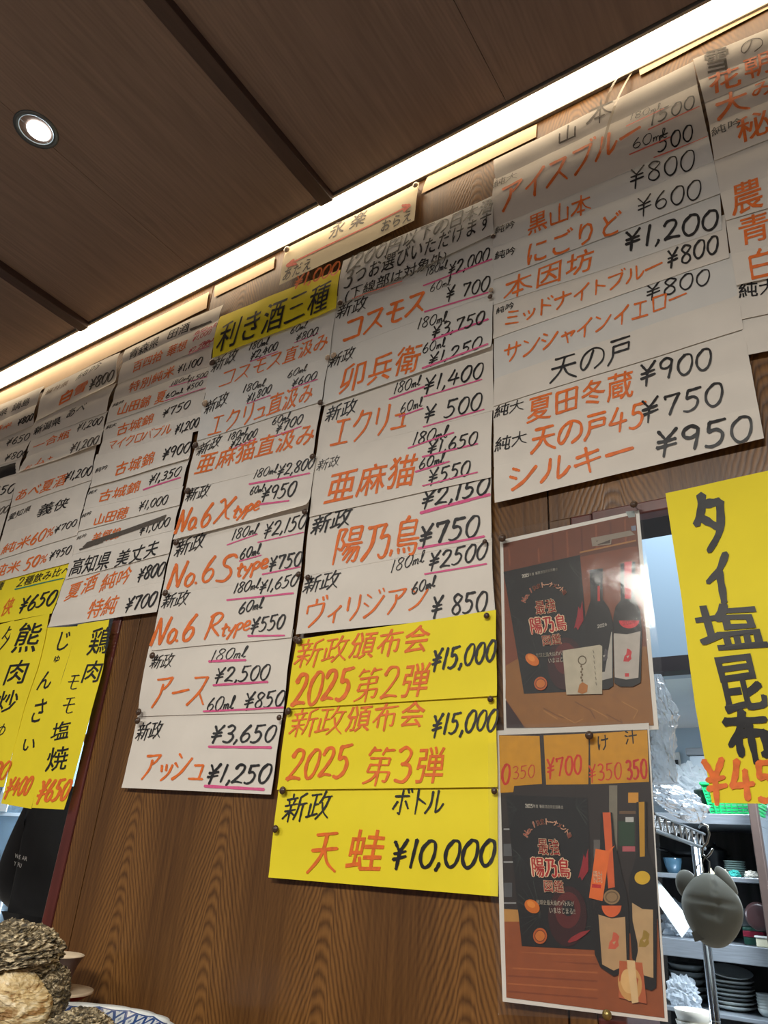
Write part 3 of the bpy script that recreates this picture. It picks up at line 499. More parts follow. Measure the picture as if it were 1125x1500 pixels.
# --- column B
def strip(label, zn, rows, lay, T, L=(), g=GB, m=None, **k): return sh('price_strip', label, zn, rows, m or PAPER, lay, T, L, group=g, cat='price strip', **k)
TAN = PAPER
s = strip('creased strip with six black characters and a smudged bar, top of the second column', 'ZC', [((300, 345), (1062, -15)), ((285, 470), (1025, 130))], 2, [('青森県', 'k', 330, 432, 562, 320, 88, .8), ('田酒', 'k', 630, 282, 802, 208, 88, .85)], [(820, 195, 975, 125, 18, 'g')], bulge=.004, amp=1.4)
strip('strip with orange characters and tiny red prices, second from top, second column', 'ZC', [((288, 440), (1030, 95)), ((238, 612), (1002, 292))], 3, [('百四拾 華想', 'o', 350, 530, 780, 345, 88), ('60ml', 'r', 850, 235, 1020, 160, 32), ('¥1,000', 'r', 835, 290, 980, 225, 40), ('180ml', 'r', 900, 320, 1000, 280, 26), ('¥2,200', 'r', 800, 380, 965, 315, 40)], [(800, 388, 968, 322, 5, 'p'), (845, 240, 1025, 165, 4, 'p')], bulge=.005, amp=1.4)
strip('white strip priced 1,100, third from the top of the second column', 'ZC', [((245, 590), (1000, 280)), ((203, 742), (968, 470))], 2, [('特別純米', 'o', 312, 690, 680, 548, 92), ('¥1,100', 'k', 712, 530, 902, 462, 72)], bulge=.005)
strip('white strip with pink underlined 1,500 and 500 prices, second column', 'ZC', [((208, 725), (970, 460)), ((150, 920), (940, 638))], 3,
      [('純吟', 'k', 200, 800, 288, 762, 36), ('山田錦 夏', 'o', 232, 862, 605, 748, 100), ('180ml', 'k', 660, 635, 808, 575, 48), ('¥1,500', 'k', 790, 615, 948, 552, 52), ('60ml', 'k', 615, 728, 752, 680, 46), ('¥500', 'k', 782, 668, 908, 622, 48)], [(650, 640, 948, 560, 6), (610, 745, 938, 642, 6)], bulge=.004)
strip('white strip priced 750, fifth from the top of the second column', 'ZC', [((155, 900), (945, 620)), ((118, 1062), (900, 838))], 2, [('純大', 'k', 152, 975, 232, 945, 36), ('古城錦', 'o', 222, 1022, 515, 920, 92), ('¥750', 'k', 592, 878, 808, 800, 80)], bulge=.004)
strip('white strip with seven slanted orange letters, price 1,200, second column', 'ZC', [((122, 1045), (905, 820)), ((80, 1190), (875, 975))], 3, [('マイクロバブル', 'o', 150, 1140, 655, 1000, 84, .95), ('¥1,200', 'k', 685, 1005, 872, 946, 90)], bulge=.003)
strip('white strip with price 900, second column, above the 1,350 strip', 'ZD', [((238, 150), (1036, -50)), ((195, 428), (1010, 190))], 4, [('純吟', 'k', 232, 308, 335, 272, 42), ('古城錦', 'o', 376, 338, 708, 232, 118), ('¥900', 'k', 785, 198, 1008, 131, 112)], bulge=.003, lift=.005)
strip('white strip with price 1,350 underlined in pink, second column', 'ZD', [((200, 400), (1012, 165)), ((142, 605), (955, 425))], 3, [('純大', 'k', 180, 488, 250, 465, 36), ('古城錦', 'o', 248, 550, 592, 458, 105), ('¥1,350', 'k', 678, 405, 938, 328, 98)], [(635, 445, 945, 346, 12)], bulge=.003)
strip('white strip with clear price 1,000, right above the struck out strip', 'ZD', [((148, 590), (960, 412)), ((95, 785), (930, 568))], 4, [('純吟', 'k', 122, 682, 202, 650, 38), ('山田穂', 'o', 208, 742, 492, 672, 105), ('¥1,000', 'k', 592, 618, 828, 558, 92, .85)], bulge=.002)
s = Sheet('price_strip', 'white strip struck out with a thick grey marker band, price 1,000', 'ZD', [((98, 770), (932, 555)), ((45, 975), (882, 775))], PAPER, 3, group=GB, cat='price strip')
s.text('ZD', '純吟', 'g', 80, 862, 162, 832, 38); s.text('ZD', '美郷錦', 'o', 192, 900, 430, 842, 105); s.text('ZD', '¥1,000', 'k', 595, 812, 845, 740, 92)
[s.line('ZD', 170 - 8 * i, 882 + 8 * i, 825 - 4 * i, 655 + 8 * i, 13, 'g', bow=1) for i in range(5)]; s.line('ZD', 108, 935, 300, 870, 16, 'g'); s.done()
strip('white strip with six bold black characters and no price, second column', 'A2', [((352, 572), (852, 452)), ((322, 695), (828, 568))], 4, [('高知県', 'k', 332, 680, 527, 640, 95, 1.0), ('美丈夫', 'k', 555, 638, 765, 580, 90, 1.1)], bulge=.002)
strip('white strip with four orange characters, price 800, second lowest of the second column', 'A2', [((325, 680), (830, 555)), ((283, 808), (795, 705))], 3, [('夏酒', 'o', 312, 805, 462, 742, 92), ('純吟', 'o', 480, 760, 630, 708, 92), ('¥800', 'k', 672, 705, 798, 672, 82)], bulge=.002)
strip('white strip with price 700, lowest of the second column', 'A2', [((288, 795), (798, 690)), ((242, 925), (768, 852))], 4, [('特純', 'o', 415, 888, 558, 858, 98), ('¥700', 'k', 612, 850, 757, 821, 85)], bulge=.002, lift=.003)
# --- column A
strip('crumpled tan strip with a faint grey price 800, top of the first column', 'ZA', [((430, 312), (1122, -12)), ((350, 622), (1080, 285))], 4,
      [('純吟', 'k', 722, 268, 952, 140, 78, .8), ('福井県', 'f', 435, 388, 648, 300, 62), ('白雪', 'o', 560, 490, 820, 340, 110, 1.4), ('¥800', 'g', 842, 335, 1055, 248, 100)], g=GA, bulge=.007, amp=1.8, lift=.006, curl=.006)
strip('white strip with crowded black characters, second of the first column, no price', 'ZA', [((360, 570), (1075, 262)), ((285, 795), (1000, 540))], 3, [('新潟県', 'k', 322, 752, 578, 652, 82, 1.0), ('あべ', 'k', 628, 612, 812, 530, 100)], g=GA, bulge=.007, amp=1.6)
strip('white strip with small orange writing and upper price 1,200, third of the first column', 'ZA', [((300, 760), (1002, 520)), ((252, 950), (962, 692))], 4, [('一合瓶', 'o', 305, 895, 650, 765, 88), ('¥1,200', 'k', 722, 712, 950, 643, 88)], g=GA, bulge=.004)
strip('curling white strip with faded price 1,200 and a red corner', 'ZA', [((262, 925), (965, 680)), ((188, 1090), (928, 850))], 5, [('お', 'o', 225, 1085, 300, 1050, 60), ('ム+', 'o', 320, 1030, 490, 975, 75), ('¥1,200', 'g', 652, 905, 912, 822, 86)], g=GA, bulge=.004, lift=.008, curl=.008)
strip('white strip with large orange writing and lowest price 1,200, first column', 'ZB', [((200, 20), (900, -200)), ((108, 402), (850, 150))], 4, [('あべ夏酒', 'o', 130, 362, 605, 195, 125), ('¥1,200', 'k', 602, 165, 850, 105, 105)], g=GA, bulge=.004)
strip('white strip with small and large black characters, above the 700 strip, first column', 'ZB', [((118, 372), (852, 130)), ((35, 640), (775, 412))], 3, [('愛知県', 'k', 78, 530, 292, 440, 72, .95), ('義侠', 'k', 345, 500, 632, 408, 122)], g=GA)
strip('white strip with orange 60% and price 700, first column', 'ZB', [((40, 620), (780, 390)), ((-30, 890), (722, 655))], 4, [('純米', 'o', 10, 845, 280, 755, 115), ('60%', 'o', 285, 755, 500, 665, 112), ('¥700', 'k', 518, 640, 718, 572, 80)], g=GA, bulge=.003)
strip('white strip priced 950, lowest white strip of the first column', 'ZB', [((-30, 870), (725, 635)), ((-80, 1100), (660, 905))], 3, [('純米', 'o', -70, 1040, 188, 990, 118), ('50%', 'o', 228, 980, 430, 910, 112), ('¥950', 'k', 462, 885, 655, 820, 95)], g=GA)
sh('yellow_sheet', 'yellow sheet with black price 650 and a green underline', 'ZE', [((-60, 148), (458, 8)), ((-60, 415), (340, 345))], YELLOW, 2,
   [('2種飲み比べ', 'k', 108, 178, 442, 92, 66, .85), ('¥650', 'k', 118, 340, 352, 285, 122), ('侠', 'o', 5, 365, 65, 350, 125), ('種', 'k', -35, 205, 18, 192, 60)], [(102, 190, 412, 120, 7, 't')], bulge=.001)
# --- column 0
strip('tan strip with three black characters, topmost at the left edge', 'ZA', [((-260, 570), (425, 292)), ((-260, 770), (352, 470))], 3, [('県 鍋島', 'k', 0, 590, 292, 468, 80)], g=G0, bulge=.006, amp=1.6)
strip('creased strip with bold price 800 at the left edge, above the 650 strip', 'ZA', [((-260, 730), (352, 450)), ((-260, 890), (322, 648))], 4, [('特', 'o', -60, 740, 40, 705, 70), ('米', 'o', 40, 705, 130, 665, 50), ('¥800', 'k', 182, 660, 318, 604, 74, 1.2)], g=G0, bulge=.006, amp=1.6)
strip('white strip with price 650 at the left edge', 'ZA', [((-260, 870), (325, 630)), ((-260, 1000), (290, 790))], 3, [('¥650', 'k', 62, 840, 272, 782, 84)], g=G0)
strip('white strip with price 800 at the left edge, above the blacked out price', 'ZA', [((-260, 985), (292, 775)), ((-260, 1105), (212, 952))], 4, [('¥800', 'k', 52, 980, 260, 930, 84)], g=G0)
s = Sheet('price_strip', 'white strip at the left edge with its price blacked out', 'ZA', [((-260, 1090), (215, 930)), ((-260, 1260), (180, 1100))], PAPER, 3, group=G0, cat='price strip')
[s.line('ZA', -60, 1075 + 13 * i, 158 - 3 * (i % 2), 1000 + 14 * i, 19, 'k') for i in range(7)]; s.done()
strip('white strip with price 650 at the left edge, right under the blacked out price', 'ZB', [((-260, 200), (185, 85)), ((-260, 430), (118, 322))], 4, [('¥650', 'k', -130, 320, 140, 262, 108)], g=G0)
strip('white strip ending in 200 at the left edge with a red corner', 'ZB', [((-260, 410), (122, 300)), ((-260, 760), (5, 690))], 3, [('¥200', 'g', -90, 490, 80, 445, 75)], g=G0)
# --- column F
def fst(label, zn, rows, lay, T, L=(), m=None, **k): return strip(label, zn, rows, lay, T, L, GF, m, **k)
fst('tan strip with two widely spaced grey characters, top of the fifth column', 'R2', [((45, 438), (985, -22)), ((58, 545), (1005, 92))], 3, [('山', 'g', 345, 378, 440, 335, 82, 1.0), ('本', 'g', 485, 298, 612, 245, 108, .8)], bulge=.004)
fst('tan strip with big orange letters, prices 1500 and 500', 'R2', [((48, 525), (1000, 75)), ((45, 765), (1055, 328))], 4,
    [('純大', 'g', 48, 582, 160, 532, 42, .8), ('アイスブルー', 'o', 78, 705, 745, 372, 128, 1.15), ('180ml', 'k', 690, 268, 838, 212, 48, .9), ('1500', 'k', 790, 300, 1002, 208, 66), ('60ml', 'k', 706, 405, 866, 345, 50), ('500', 'k', 822, 412, 992, 348, 64)],
    [(675, 298, 852, 210, 5, 's'), (780, 318, 1018, 205, 5, 's'), (690, 428, 882, 345, 5, 's'), (800, 432, 1052, 336, 5, 's')], bulge=.009)
fst('white strip with three orange characters, price 800, third of the fifth column', 'R2', [((48, 745), (1052, 305)), ((48, 862), (1082, 452))], 3, [('¥800', 'k', 692, 572, 1002, 482, 98, .85), ('黒山本', 'o', 202, 802, 508, 682, 88), ('純吟', 'k', 58, 805, 152, 768, 38)], bulge=.006, m=COOLLIT)
fst('white strip with four rounded orange letters, price 600', 'R2', [((48, 840), (1080, 435)), ((48, 1002), (1112, 600))], 4, [('¥600', 'k', 728, 705, 1032, 622, 96, .85), ('にごりど', 'o', 192, 945, 652, 780, 105), ('純吟', 'k', 55, 918, 152, 885, 38)], bulge=.005, m=COOLLIT)
fst('white strip with three orange characters, very bold price 1,200, fifth column', 'R2', [((48, 985), (1110, 585)), ((46, 1125), (1120, 770))], 3, [('¥1,200', 'k', 665, 868, 1112, 758, 104, 1.35), ('R3', '本因坊', 'o', 75, 182, 438, 45, 92, 1.0)], m=COOLLIT)
fst('white strip with nine small orange letters, bold price 800 to their right', 'R3', [((42, 150), (955, -175)), ((40, 325), (975, 5))], 2, [('R2', '¥800', 'k', 865, 955, 1112, 880, 100, 1.15), ('ミッドナイトブルー', 'o', 80, 285, 708, 55, 62, 1.3), ('純吟', 'k', 50, 230, 122, 205, 28)], lift=.004)
fst('white strip with ten small orange letters and thin price 800 above them', 'R3', [((42, 300), (980, -20)), ((42, 485), (1010, 150))], 3, [('¥800', 'k', 648, 172, 905, 105, 74, 1.05), ('サンシャインイエロー', 'o', 75, 425, 805, 185, 72, 1.15)], m=COOLLIT)
fst('white strip with three black characters and no price, fifth column', 'R3', [((42, 470), (1008, 135)), ((40, 588), (1030, 285))], 4, [('天の戸', 'k', 262, 500, 592, 402, 98, 1.0)])
fst('white strip with four orange characters, price 900, fifth column', 'R3', [((40, 572), (1028, 270)), ((40, 700), (1060, 440))], 3, [('純大', 'k', 42, 638, 160, 605, 48), ('夏田冬蔵', 'o', 168, 662, 592, 545, 105, 1.1), ('¥900', 'k', 622, 505, 912, 440, 98, 1.15)])
fst('white strip with orange writing ending in 45, price 750', 'R3', [((40, 685), (1058, 425)), ((42, 830), (1090, 600))], 4, [('純大', 'k', 45, 772, 172, 738, 56), ('天の戸45', 'o', 185, 778, 652, 672, 100, 1.25), ('¥750', 'k', 628, 655, 958, 582, 102, 1.2)])
fst('white strip with price 950 in bold, lowest of the fifth column', 'R3', [((42, 815), (1088, 585)), ((45, 972), (1112, 718))], 5, [('シルキー', 'o', 92, 930, 595, 812, 105, 1.25), ('¥950', 'k', 688, 782, 1075, 722, 110, 1.35)], lift=.002)
# --- column G
def gst(label, rows, lay, T, **k): return strip(label, 'R4', rows, lay, T, (), GG, **k)
gst('tan strip with two grey characters, topmost at the right edge', [((48, 150), (900, -200)), ((75, 252), (900, -75))], 4, [('雪', 'g', 95, 228, 222, 195, 108), ('の', 'g', 255, 142, 362, 112, 66)], bulge=.004)
gst('tan strip with two dense orange characters, second from top at the right edge', [((72, 235), (900, -95)), ((98, 338), (900, 20))], 5, [('花', 'o', 112, 312, 268, 262, 92, 1.4), ('朝', 'o', 275, 240, 400, 205, 102)], bulge=.005)
gst('tan strip with one big three stroke orange character, third at the right edge', [((95, 320), (900, 5)), ((120, 440), (900, 140))], 4, [('大', 'o', 150, 425, 300, 375, 105, 1.5), ('み', 'o', 300, 335, 420, 300, 70)], bulge=.005)
gst('strip with small black and large orange characters, fourth at the right edge', [((118, 425), (900, 120)), ((142, 595), (900, 310))], 5, [('純吟', 'k', 130, 500, 268, 450, 44, 1.0), ('秘', 'o', 240, 530, 400, 470, 110)], bulge=.004)
gst('blank white strip at the right edge with a reddish corner', [((138, 580), (900, 295)), ((168, 740), (900, 500))], 4, [], bulge=.004)
gst('white strip with a dense orange character at the right edge, under the blank strip', [((165, 725), (900, 480)), ((192, 858), (900, 655))], 5, [('農', 'o', 220, 838, 360, 790, 138)])
gst('white strip, middle of the three single orange characters at the right edge', [((190, 842), (900, 640)), ((215, 1010), (900, 840))], 4, [('青', 'o', 245, 975, 398, 935, 128)])
gst('white strip with a boxy orange character, lowest orange one at the right edge', [((213, 995), (900, 825)), ((240, 1145), (900, 995))], 5, [('白', 'o', 290, 1122, 420, 1095, 125, 1.2)], lift=.004)
gst('white strip with two bold black characters low at the right edge', [((240, 1130), (900, 980)), ((252, 1295), (900, 1160))], 4, [('純大', 'k', 250, 1205, 425, 1175, 72, 1.15)])
gst('blank white strip at the foot of the right edge column', [((250, 1280), (900, 1145)), ((290, 1450), (900, 1330))], 3, [])
# --- sign
s = Sheet('direction_sign', 'pale sign with a long double ended red arrow, right under the strip light', 'T5', [((128, 330), (735, 28)), ((98, 500), (714, 205))], mat('cream_paper', (236, 222, 188), .75, var=.06, bump=.1, bscale=30), 4, cat='sign', bulge=.004)
s.text('T5', '永', 'g', 320, 300, 392, 262, 76, slant=4); s.text('T5', '楽', 'g', 415, 252, 490, 215, 74); s.text('T5', 'おらえ', 'g', 556, 265, 702, 205, 58); s.text('T5', 'あだえ', 'g', 105, 490, 242, 428, 62)
s.line('T5', 140, 410, 690, 142, 7, 's'); s.line('T5', 135, 415, 168, 388, 12, 's'); s.line('T5', 135, 415, 178, 405, 12, 's'); s.line('T5', 697, 138, 662, 140, 12, 's'); s.line('T5', 697, 138, 668, 165, 12, 's'); s.done()
# --- pale paper bands left along the top of the wall
OLD = mat('aged_paper_band', (238, 208, 168), .6, var=.08, vscale=9)
GO = 'aged paper bands under the strip light'
for zn, rows, lab in (('PX', [((-40, 596), (307, 428)), ((-40, 622), (303, 452))], 'long faded peach paper band under the light above the second column'),
                      ('Z3', [((262, 185), (672, -15)), ((255, 262), (665, 62))], 'short faded peach paper band left of the red arrow sign'),
                      ('W4', [((228, 468), (516, 328)), ((212, 512), (514, 362))], 'faded peach paper band right of the red arrow sign'),
                      ('PX', [((935, 92), (1250, -80)), ((938, 112), (1250, -52))], 'faded peach paper band under the light at the upper right corner')):
    sh('paper_band', lab, zn, rows, OLD, 0, group=GO, bulge=.001, lift=0, amp=.5, cat='paper band')
# --- vertical yellow strips over the left hatch
def vstrip(label, rows, lay, chars, price, y0=-0.006):
    s = Sheet('hanging_menu_strip', label, 'L1', rows, YELLOW, lay, cat='menu strip', group='yellow menu strips over the left hatch', y0=y0, amp=1.2, bulge=.004)
    for ch, x0, y0_, x1, y1, h in chars: s.text('L1', ch, 'k', x0, y0_, x1, y1, h, .8, slant=2)
    for t in price: s.text('L1', *t)
    s.done(); return s
vstrip('yellow hanging strip with orange price 650, nearest the maroon jamb', [((490, 150), (692, 120)), ((415, 470), (660, 430)), ((320, 800), (575, 780)), ((215, 1302), (412, 1312))], 4,
       [('鶏', 548, 345, 682, 335, 175), ('肉', 520, 520, 640, 508, 138), ('モ', 428, 568, 508, 562, 108), ('モ', 402, 722, 482, 715, 115), ('塩', 328, 890, 448, 870, 125), ('焼', 288, 1078, 425, 1065, 158)], [('¥650', 'o', 240, 1265, 428, 1252, 140, 1.15)])
vstrip('yellow hanging strip with five thin rounded letters and orange price 400', [((258, 175), (488, 160)), ((200, 560), (412, 470)), ((118, 880), (330, 800)), ((28, 1275), (212, 1308))], 2,
       [('じ', 332, 320, 432, 310, 138), ('ゅ', 335, 392, 385, 388, 60), ('ん', 238, 572, 332, 560, 140), ('さ', 192, 780, 292, 760, 165), ('い', 138, 958, 240, 950, 105)], [('¥400', 'o', 45, 1235, 196, 1215, 124, 1.0)])
vstrip('yellow hanging strip left of the 400 one, its orange price ending in 0', [((95, 132), (322, 85)), ((10, 560), (252, 440)), ((-60, 800), (170, 680)), ((-150, 1165), (42, 1172))], 3,
       [('熊', 78, 335, 235, 322, 190), ('肉', 28, 535, 178, 520, 162), ('炒', -20, 710, 112, 698, 142), ('め', -25, 858, 48, 848, 90)], [('¥1500', 'o', -180, 1135, 55, 1125, 128)])
vstrip('yellow hanging strip cut off by the left edge of the picture', [((-170, 200), (98, 125)), ((-260, 600), (15, 560)), ((-330, 1165), (-40, 1168))], 1,
       [('タ', 0, 310, 66, 300, 155)], [])
# --- big yellow strip on the right
s = Sheet('hanging_menu_strip', 'big yellow strip with five thick black brush characters over the right hatch', 'K1', [((103, 97), (760, -45)), ((180, 560), (800, 500)), ((240, 1020), (850, 1000)), ((305, 1430), (900, 1440))], YELLOW, 4, cat='menu strip', y0=-.006, amp=1.5, bulge=.006)
for ch, x0, y0_, x1, y1, h in (('タ', 255, 352, 405, 345, 245), ('イ', 300, 578, 425, 570, 222), ('塩', 270, 790, 545, 775, 195), ('昆', 350, 1060, 560, 1035, 250), ('布', 385, 1262, 600, 1255, 225)):
    s.text('K1', ch, 'k', x0, y0_, x1, y1, h, 2.0, slant=-4)
s.text('K1', '¥450', 'o', 295, 1415, 720, 1420, 170, 1.5, slant=-2); s.done()
# ------------------------------------------------------------------ laminated photographs
def ink(rgb):
    k = 'c%02x%02x%02x' % rgb
    if k not in INKS: INKS[k] = mat('print_%02x%02x%02x' % rgb, rgb, .5, var=.12, vscale=90)
    return k
class Photo(Sheet):
    z = 'P1'; lev = 0; jz = 0.0; part = 'printed_scene'
    def at_(s, x, y): return z2(s.z, x, y)
    def poly(s, rgb, *pts):
        s.lev += 1; b = s.pp.setdefault(s.part, (MB(), [])); m = INKS[ink(rgb)]
        if m not in b[1]: b[1].append(m)
        b[0].add([s.pt(*s.at_(*p), .0003 + s.lev * .000016) for p in pts], [tuple(range(len(pts)))], b[1].index(m))
    def ell(s, rgb, cx, cy, rx, ry, rot=0, n=20, a0=0, a1=360):
        r = math.radians(rot); P = []
        for i in range(n + (0 if a1 - a0 == 360 else 1)):
            t = math.radians(a0 + (a1 - a0) * i / n); x, y = rx * math.cos(t), ry * math.sin(t); P.append((cx + x * math.cos(r) - y * math.sin(r), cy + x * math.sin(r) + y * math.cos(r)))
        s.poly(rgb, *P)
    def st(s, rgb, wd, *pts):
        for (x0, y0), (x1, y1) in zip(pts, pts[1:]):
            L = math.hypot(x1 - x0, y1 - y0) or 1; nx, ny = -(y1 - y0) / L * wd / 2, (x1 - x0) / L * wd / 2
            s.poly(rgb, (x0 + nx, y0 + ny), (x1 + nx, y1 + ny), (x1 - nx, y1 - ny), (x0 - nx, y0 - ny))
    def tx(s, txt, rgb, x0, y0, x1, y1, h, wt=1.0, slant=0, upv=None):
        s.lev += 1; s.off = .0003 + s.lev * .000016; k = ink(rgb); tmp = s.parts; s.parts = {}
        s.text(s.z, txt, k, x0, y0, x1, y1, h, wt, slant=slant, jit=.0, upv=upv)
        b = s.pp.setdefault(s.part, (MB(), [])); m = INKS[k]
        if m not in b[1]: b[1].append(m)
        for q in s.parts.values(): b[0].add(q.v, q.f, b[1].index(m))
        s.parts = tmp
    def booklet(s, tf):
        """the black booklet cover with its red title; tf maps cover coordinates 0..100 x 0..150 to zone pixels"""
        q = lambda *p: [tf(*a) for a in p]
        s.part = 'pictured_booklet'
        s.poly((20, 20, 22), *q((0, 0), (100, 0), (100, 150), (0, 150)))
        rnd = random.Random(4)
        for (cx, cy, n, L) in ((12, 14, 9, 22), (86, 10, 8, 20), (10, 60, 8, 22), (30, 118, 11, 34), (88, 70, 6, 24), (80, 130, 7, 18)):
            for i in range(n):
                a = math.pi * (.15 + .9 * i / n) + cx * .05; g = rnd.choice(((46, 50, 48), (38, 42, 44), (56, 60, 56)))
                p = (cx, cy); e = (min(99, max(1, cx + L * math.cos(a))), min(149, max(1, cy + L * math.sin(a)))); s.st(g, 3.2, tf(*p), tf(*e))
        s.ell((52, 14, 18), *tf(66, 118), *s.el(tf, 66, 118, 26, 30)); s.ell((92, 26, 26), *tf(67, 112), *s.el(tf, 67, 112, 17, 18)); s.ell((22, 22, 26), *tf(68, 110), *s.el(tf, 68, 110, 8, 8))
        s.poly((150, 28, 40), *q((98, 50), (97, 72), (88, 82), (86, 78), (83, 80), (89, 66), (92, 56), (94, 60)))
        s.part = 'pictured_title'
        def T_(txt, rgb, x0, y0, x1, y1, h, wt=1.0):
            a, b, c = tf(x0, y0), tf(x1, y1), tf(x0, y0 - h); sc = ZN[s.z][2]; u = Vector((c[0] - a[0], c[1] - a[1])); s.tx(txt, rgb, *a, *b, u.length, wt, upv=tuple(u.normalized()))
        T_('2025年度 新政酒造特別頒布会', (196, 190, 176), 23, 12, 70, 12, 3.6)
        arc = 'No.1決定トーナメント編'
        for rgb, wt in (((222, 172, 140), 2.4), ((150, 40, 34), .25)):
            for i, ch in enumerate(arc):
                t = math.radians(205 + 130 * i / (len(arc) - 1)); cx, cy = 48 + 30 * math.cos(t), 47 + 22 * math.sin(t); r = t + math.pi / 2
                A = lambda u, v: (cx + u * math.cos(r) - v * math.sin(r), cy + u * math.sin(r) + v * math.cos(r))
                a, b, c = tf(*A(-2.6, 2.8)), tf(*A(2.6, 2.8)), tf(*A(-2.6, -2.8)); u = Vector((c[0] - a[0], c[1] - a[1])); s.tx(ch, rgb, *a, *b, u.length, wt, upv=tuple(u.normalized()))
        for txt, x0, x1, y, h in (('最強', 34, 62, 58, 16), ('陽乃鳥', 24, 74, 80, 19), ('図鑑', 37, 64, 95, 12)):
            T_(txt, (232, 200, 164), x0, y, x1, y, h, 3.0); T_(txt, (176, 34, 30), x0, y, x1, y, h, 1.5 if '乃' in txt else .6)
        T_('地球史最大級のバトルが', (206, 196, 176), 26, 108, 76, 108, 5); T_('いまはじまる!!', (222, 212, 192), 42, 116, 77, 116, 6.4)
        s.part = 'pictured_fruit'
        s.ell((214, 112, 28), *tf(20, 110), *s.el(tf, 20, 110, 11, 6), rot=38); s.ell((232, 140, 52), *tf(19, 108), *s.el(tf, 19, 108, 6, 3), rot=38)
        s.ell((190, 92, 36), *tf(27, 139), *s.el(tf, 27, 139, 9.5, 8)); s.ell((120, 50, 20), *tf(27, 139), *s.el(tf, 27, 139, 7.5, 6)); s.ell((206, 116, 44), *tf(27, 139), *s.el(tf, 27, 139, 6.5, 5))
    def el(s, tf, x, y, rx, ry):
        a, b, c = tf(x, y), tf(x + rx, y), tf(x, y + ry); return math.hypot(b[0] - a[0], b[1] - a[1]), math.hypot(c[0] - a[0], c[1] - a[1])
    def fin(s):
        for k, (b, ms) in s.pp.items(): b.build(k, ms, s.o)
def quadmap(tl, tr, br, bl):
    def f(x, y):
        u, v = x / 100, y / 150
        return tuple((tl[k] * (1 - u) + tr[k] * u) * (1 - v) + (bl[k] * (1 - u) + br[k] * u) * v for k in (0, 1))
    return f
WHITEP = mat('photo_paper_white', (226, 222, 214), .5)
p = Photo('laminated_photo', 'laminated photo of two dark bottles, a black booklet and a key ring card', 'P1', [((55, 265), (935, 75)), ((80, 1480), (1060, 1465))], WHITEP, 5, cat='photo', group='laminated photos beside the right hatch', amp=.12, bulge=.0, lift=0)
p.z = 'P1'; p.pp = {}
p.poly((112, 58, 34), (75, 288), (915, 100), (1030, 1440), (97, 1455))
for i in range(9): p.st((96, 46, 28) if i % 2 else (134, 72, 42), 12, (110 + i * 92, 285 - i * 19), (118 + i * 92, 430 - i * 12))
p.poly((124, 62, 34), (80, 470), (925, 300), (975, 960), (90, 1150))
p.poly((96, 50, 30), (560, 352), (925, 275), (945, 560), (600, 640))
p.st((168, 116, 62), 10, (560, 345), (917, 268)); p.poly((146, 134, 120), (632, 252), (880, 205), (912, 232), (762, 262), (758, 292), (640, 306)); p.poly((70, 52, 42), (665, 270), (755, 255), (752, 285), (675, 296))
p.poly((150, 160, 158), (850, 85), (905, 80), (912, 118), (870, 124)); p.poly((120, 130, 150), (885, 178), (915, 172), (918, 205), (890, 208))
p.poly((146, 96, 42), (92, 1062), (180, 1010), (620, 1200), (960, 940), (985, 940), (1030, 1440), (215, 1455), (90, 1270))
for i in range(7): p.st((122, 76, 34) if i % 2 else (170, 116, 56), 7, (230 + i * 100, 1290 + (i % 3) * 40), (330 + i * 100, 1345 + (i % 3) * 40), (420 + i * 80, 1400))
p.poly((48, 24, 22), (92, 1280), (212, 1455), (97, 1455))
p.booklet(quadmap((78, 468), (562, 360), (640, 1222), (208, 1240)))
p.part = 'pictured_bottle'
def bottle(p, neck, body, lab, labc, emb, embc, band=None, bandc=None):
    p.poly((16, 14, 16), *neck, *body)
    p.poly(labc, *lab)
    x, y = emb
    p.poly(embc, (x - 26, y + 42), (x - 20, y + 10), (x - 8, y - 4), (x - 2, y - 40), (x + 14, y - 34), (x + 28, y - 18), (x + 22, y + 6), (x + 26, y + 26), (x + 8, y + 44))
    p.poly(labc, (x - 6, y + 10), (x + 12, y + 4), (x + 2, y + 22))
    if band: p.poly(bandc, *band)
bottle(p, [(625, 458), (710, 446), (708, 640)], [(748, 700), (775, 790), (776, 1190), (745, 1212), (640, 1215), (606, 1195), (598, 760), (632, 650)], [(622, 868), (700, 876), (768, 850), (770, 1140), (690, 1160), (628, 1150)], (176, 170, 160), (715, 990), (70, 64, 70), [(676, 560), (690, 558), (692, 655), (676, 655)], (190, 50, 44))
p.ell((54, 50, 52), 700, 800, 52, 40, n=14, a0=0, a1=180); p.ell((18, 16, 18), 700, 803, 47, 34, n=14, a0=0, a1=180); p.tx('2024', (176, 170, 160), 676, 826, 738, 812, 20, 1.2)
p.part = 'pictured_bottle_with_red_band'
bottle(p, [(820, 418), (915, 405), (914, 640)], [(948, 720), (958, 860), (950, 1170), (900, 1196), (820, 1196), (782, 1172), (775, 760), (790, 690), (822, 650)], [(778, 858), (860, 866), (948, 846), (935, 1140), (860, 1152), (786, 1138)], (184, 176, 166), (866, 995), (196, 44, 50), [(846, 408), (893, 404), (888, 640), (850, 640)], (196, 34, 46))
p.ell((206, 40, 52), 876, 778, 64, 50, n=16, a0=0, a1=180); p.tx('2024', (150, 26, 36), 838, 808, 918, 796, 24, 1.3); p.poly((196, 50, 56), (850, 1112), (876, 1112), (876, 1134), (850, 1134))
p.part = 'pictured_card'
p.poly((188, 178, 156), (454, 968), (690, 932), (706, 940), (706, 1243), (480, 1247))
for i in range(14):
    a, b = i / 14 * 6.283, (i + 1) / 14 * 6.283; p.st((96, 80, 56), 7, (580 + 25 * math.cos(a), 1030 + 27 * math.sin(a)), (580 + 25 * math.cos(b), 1030 + 27 * math.sin(b)))
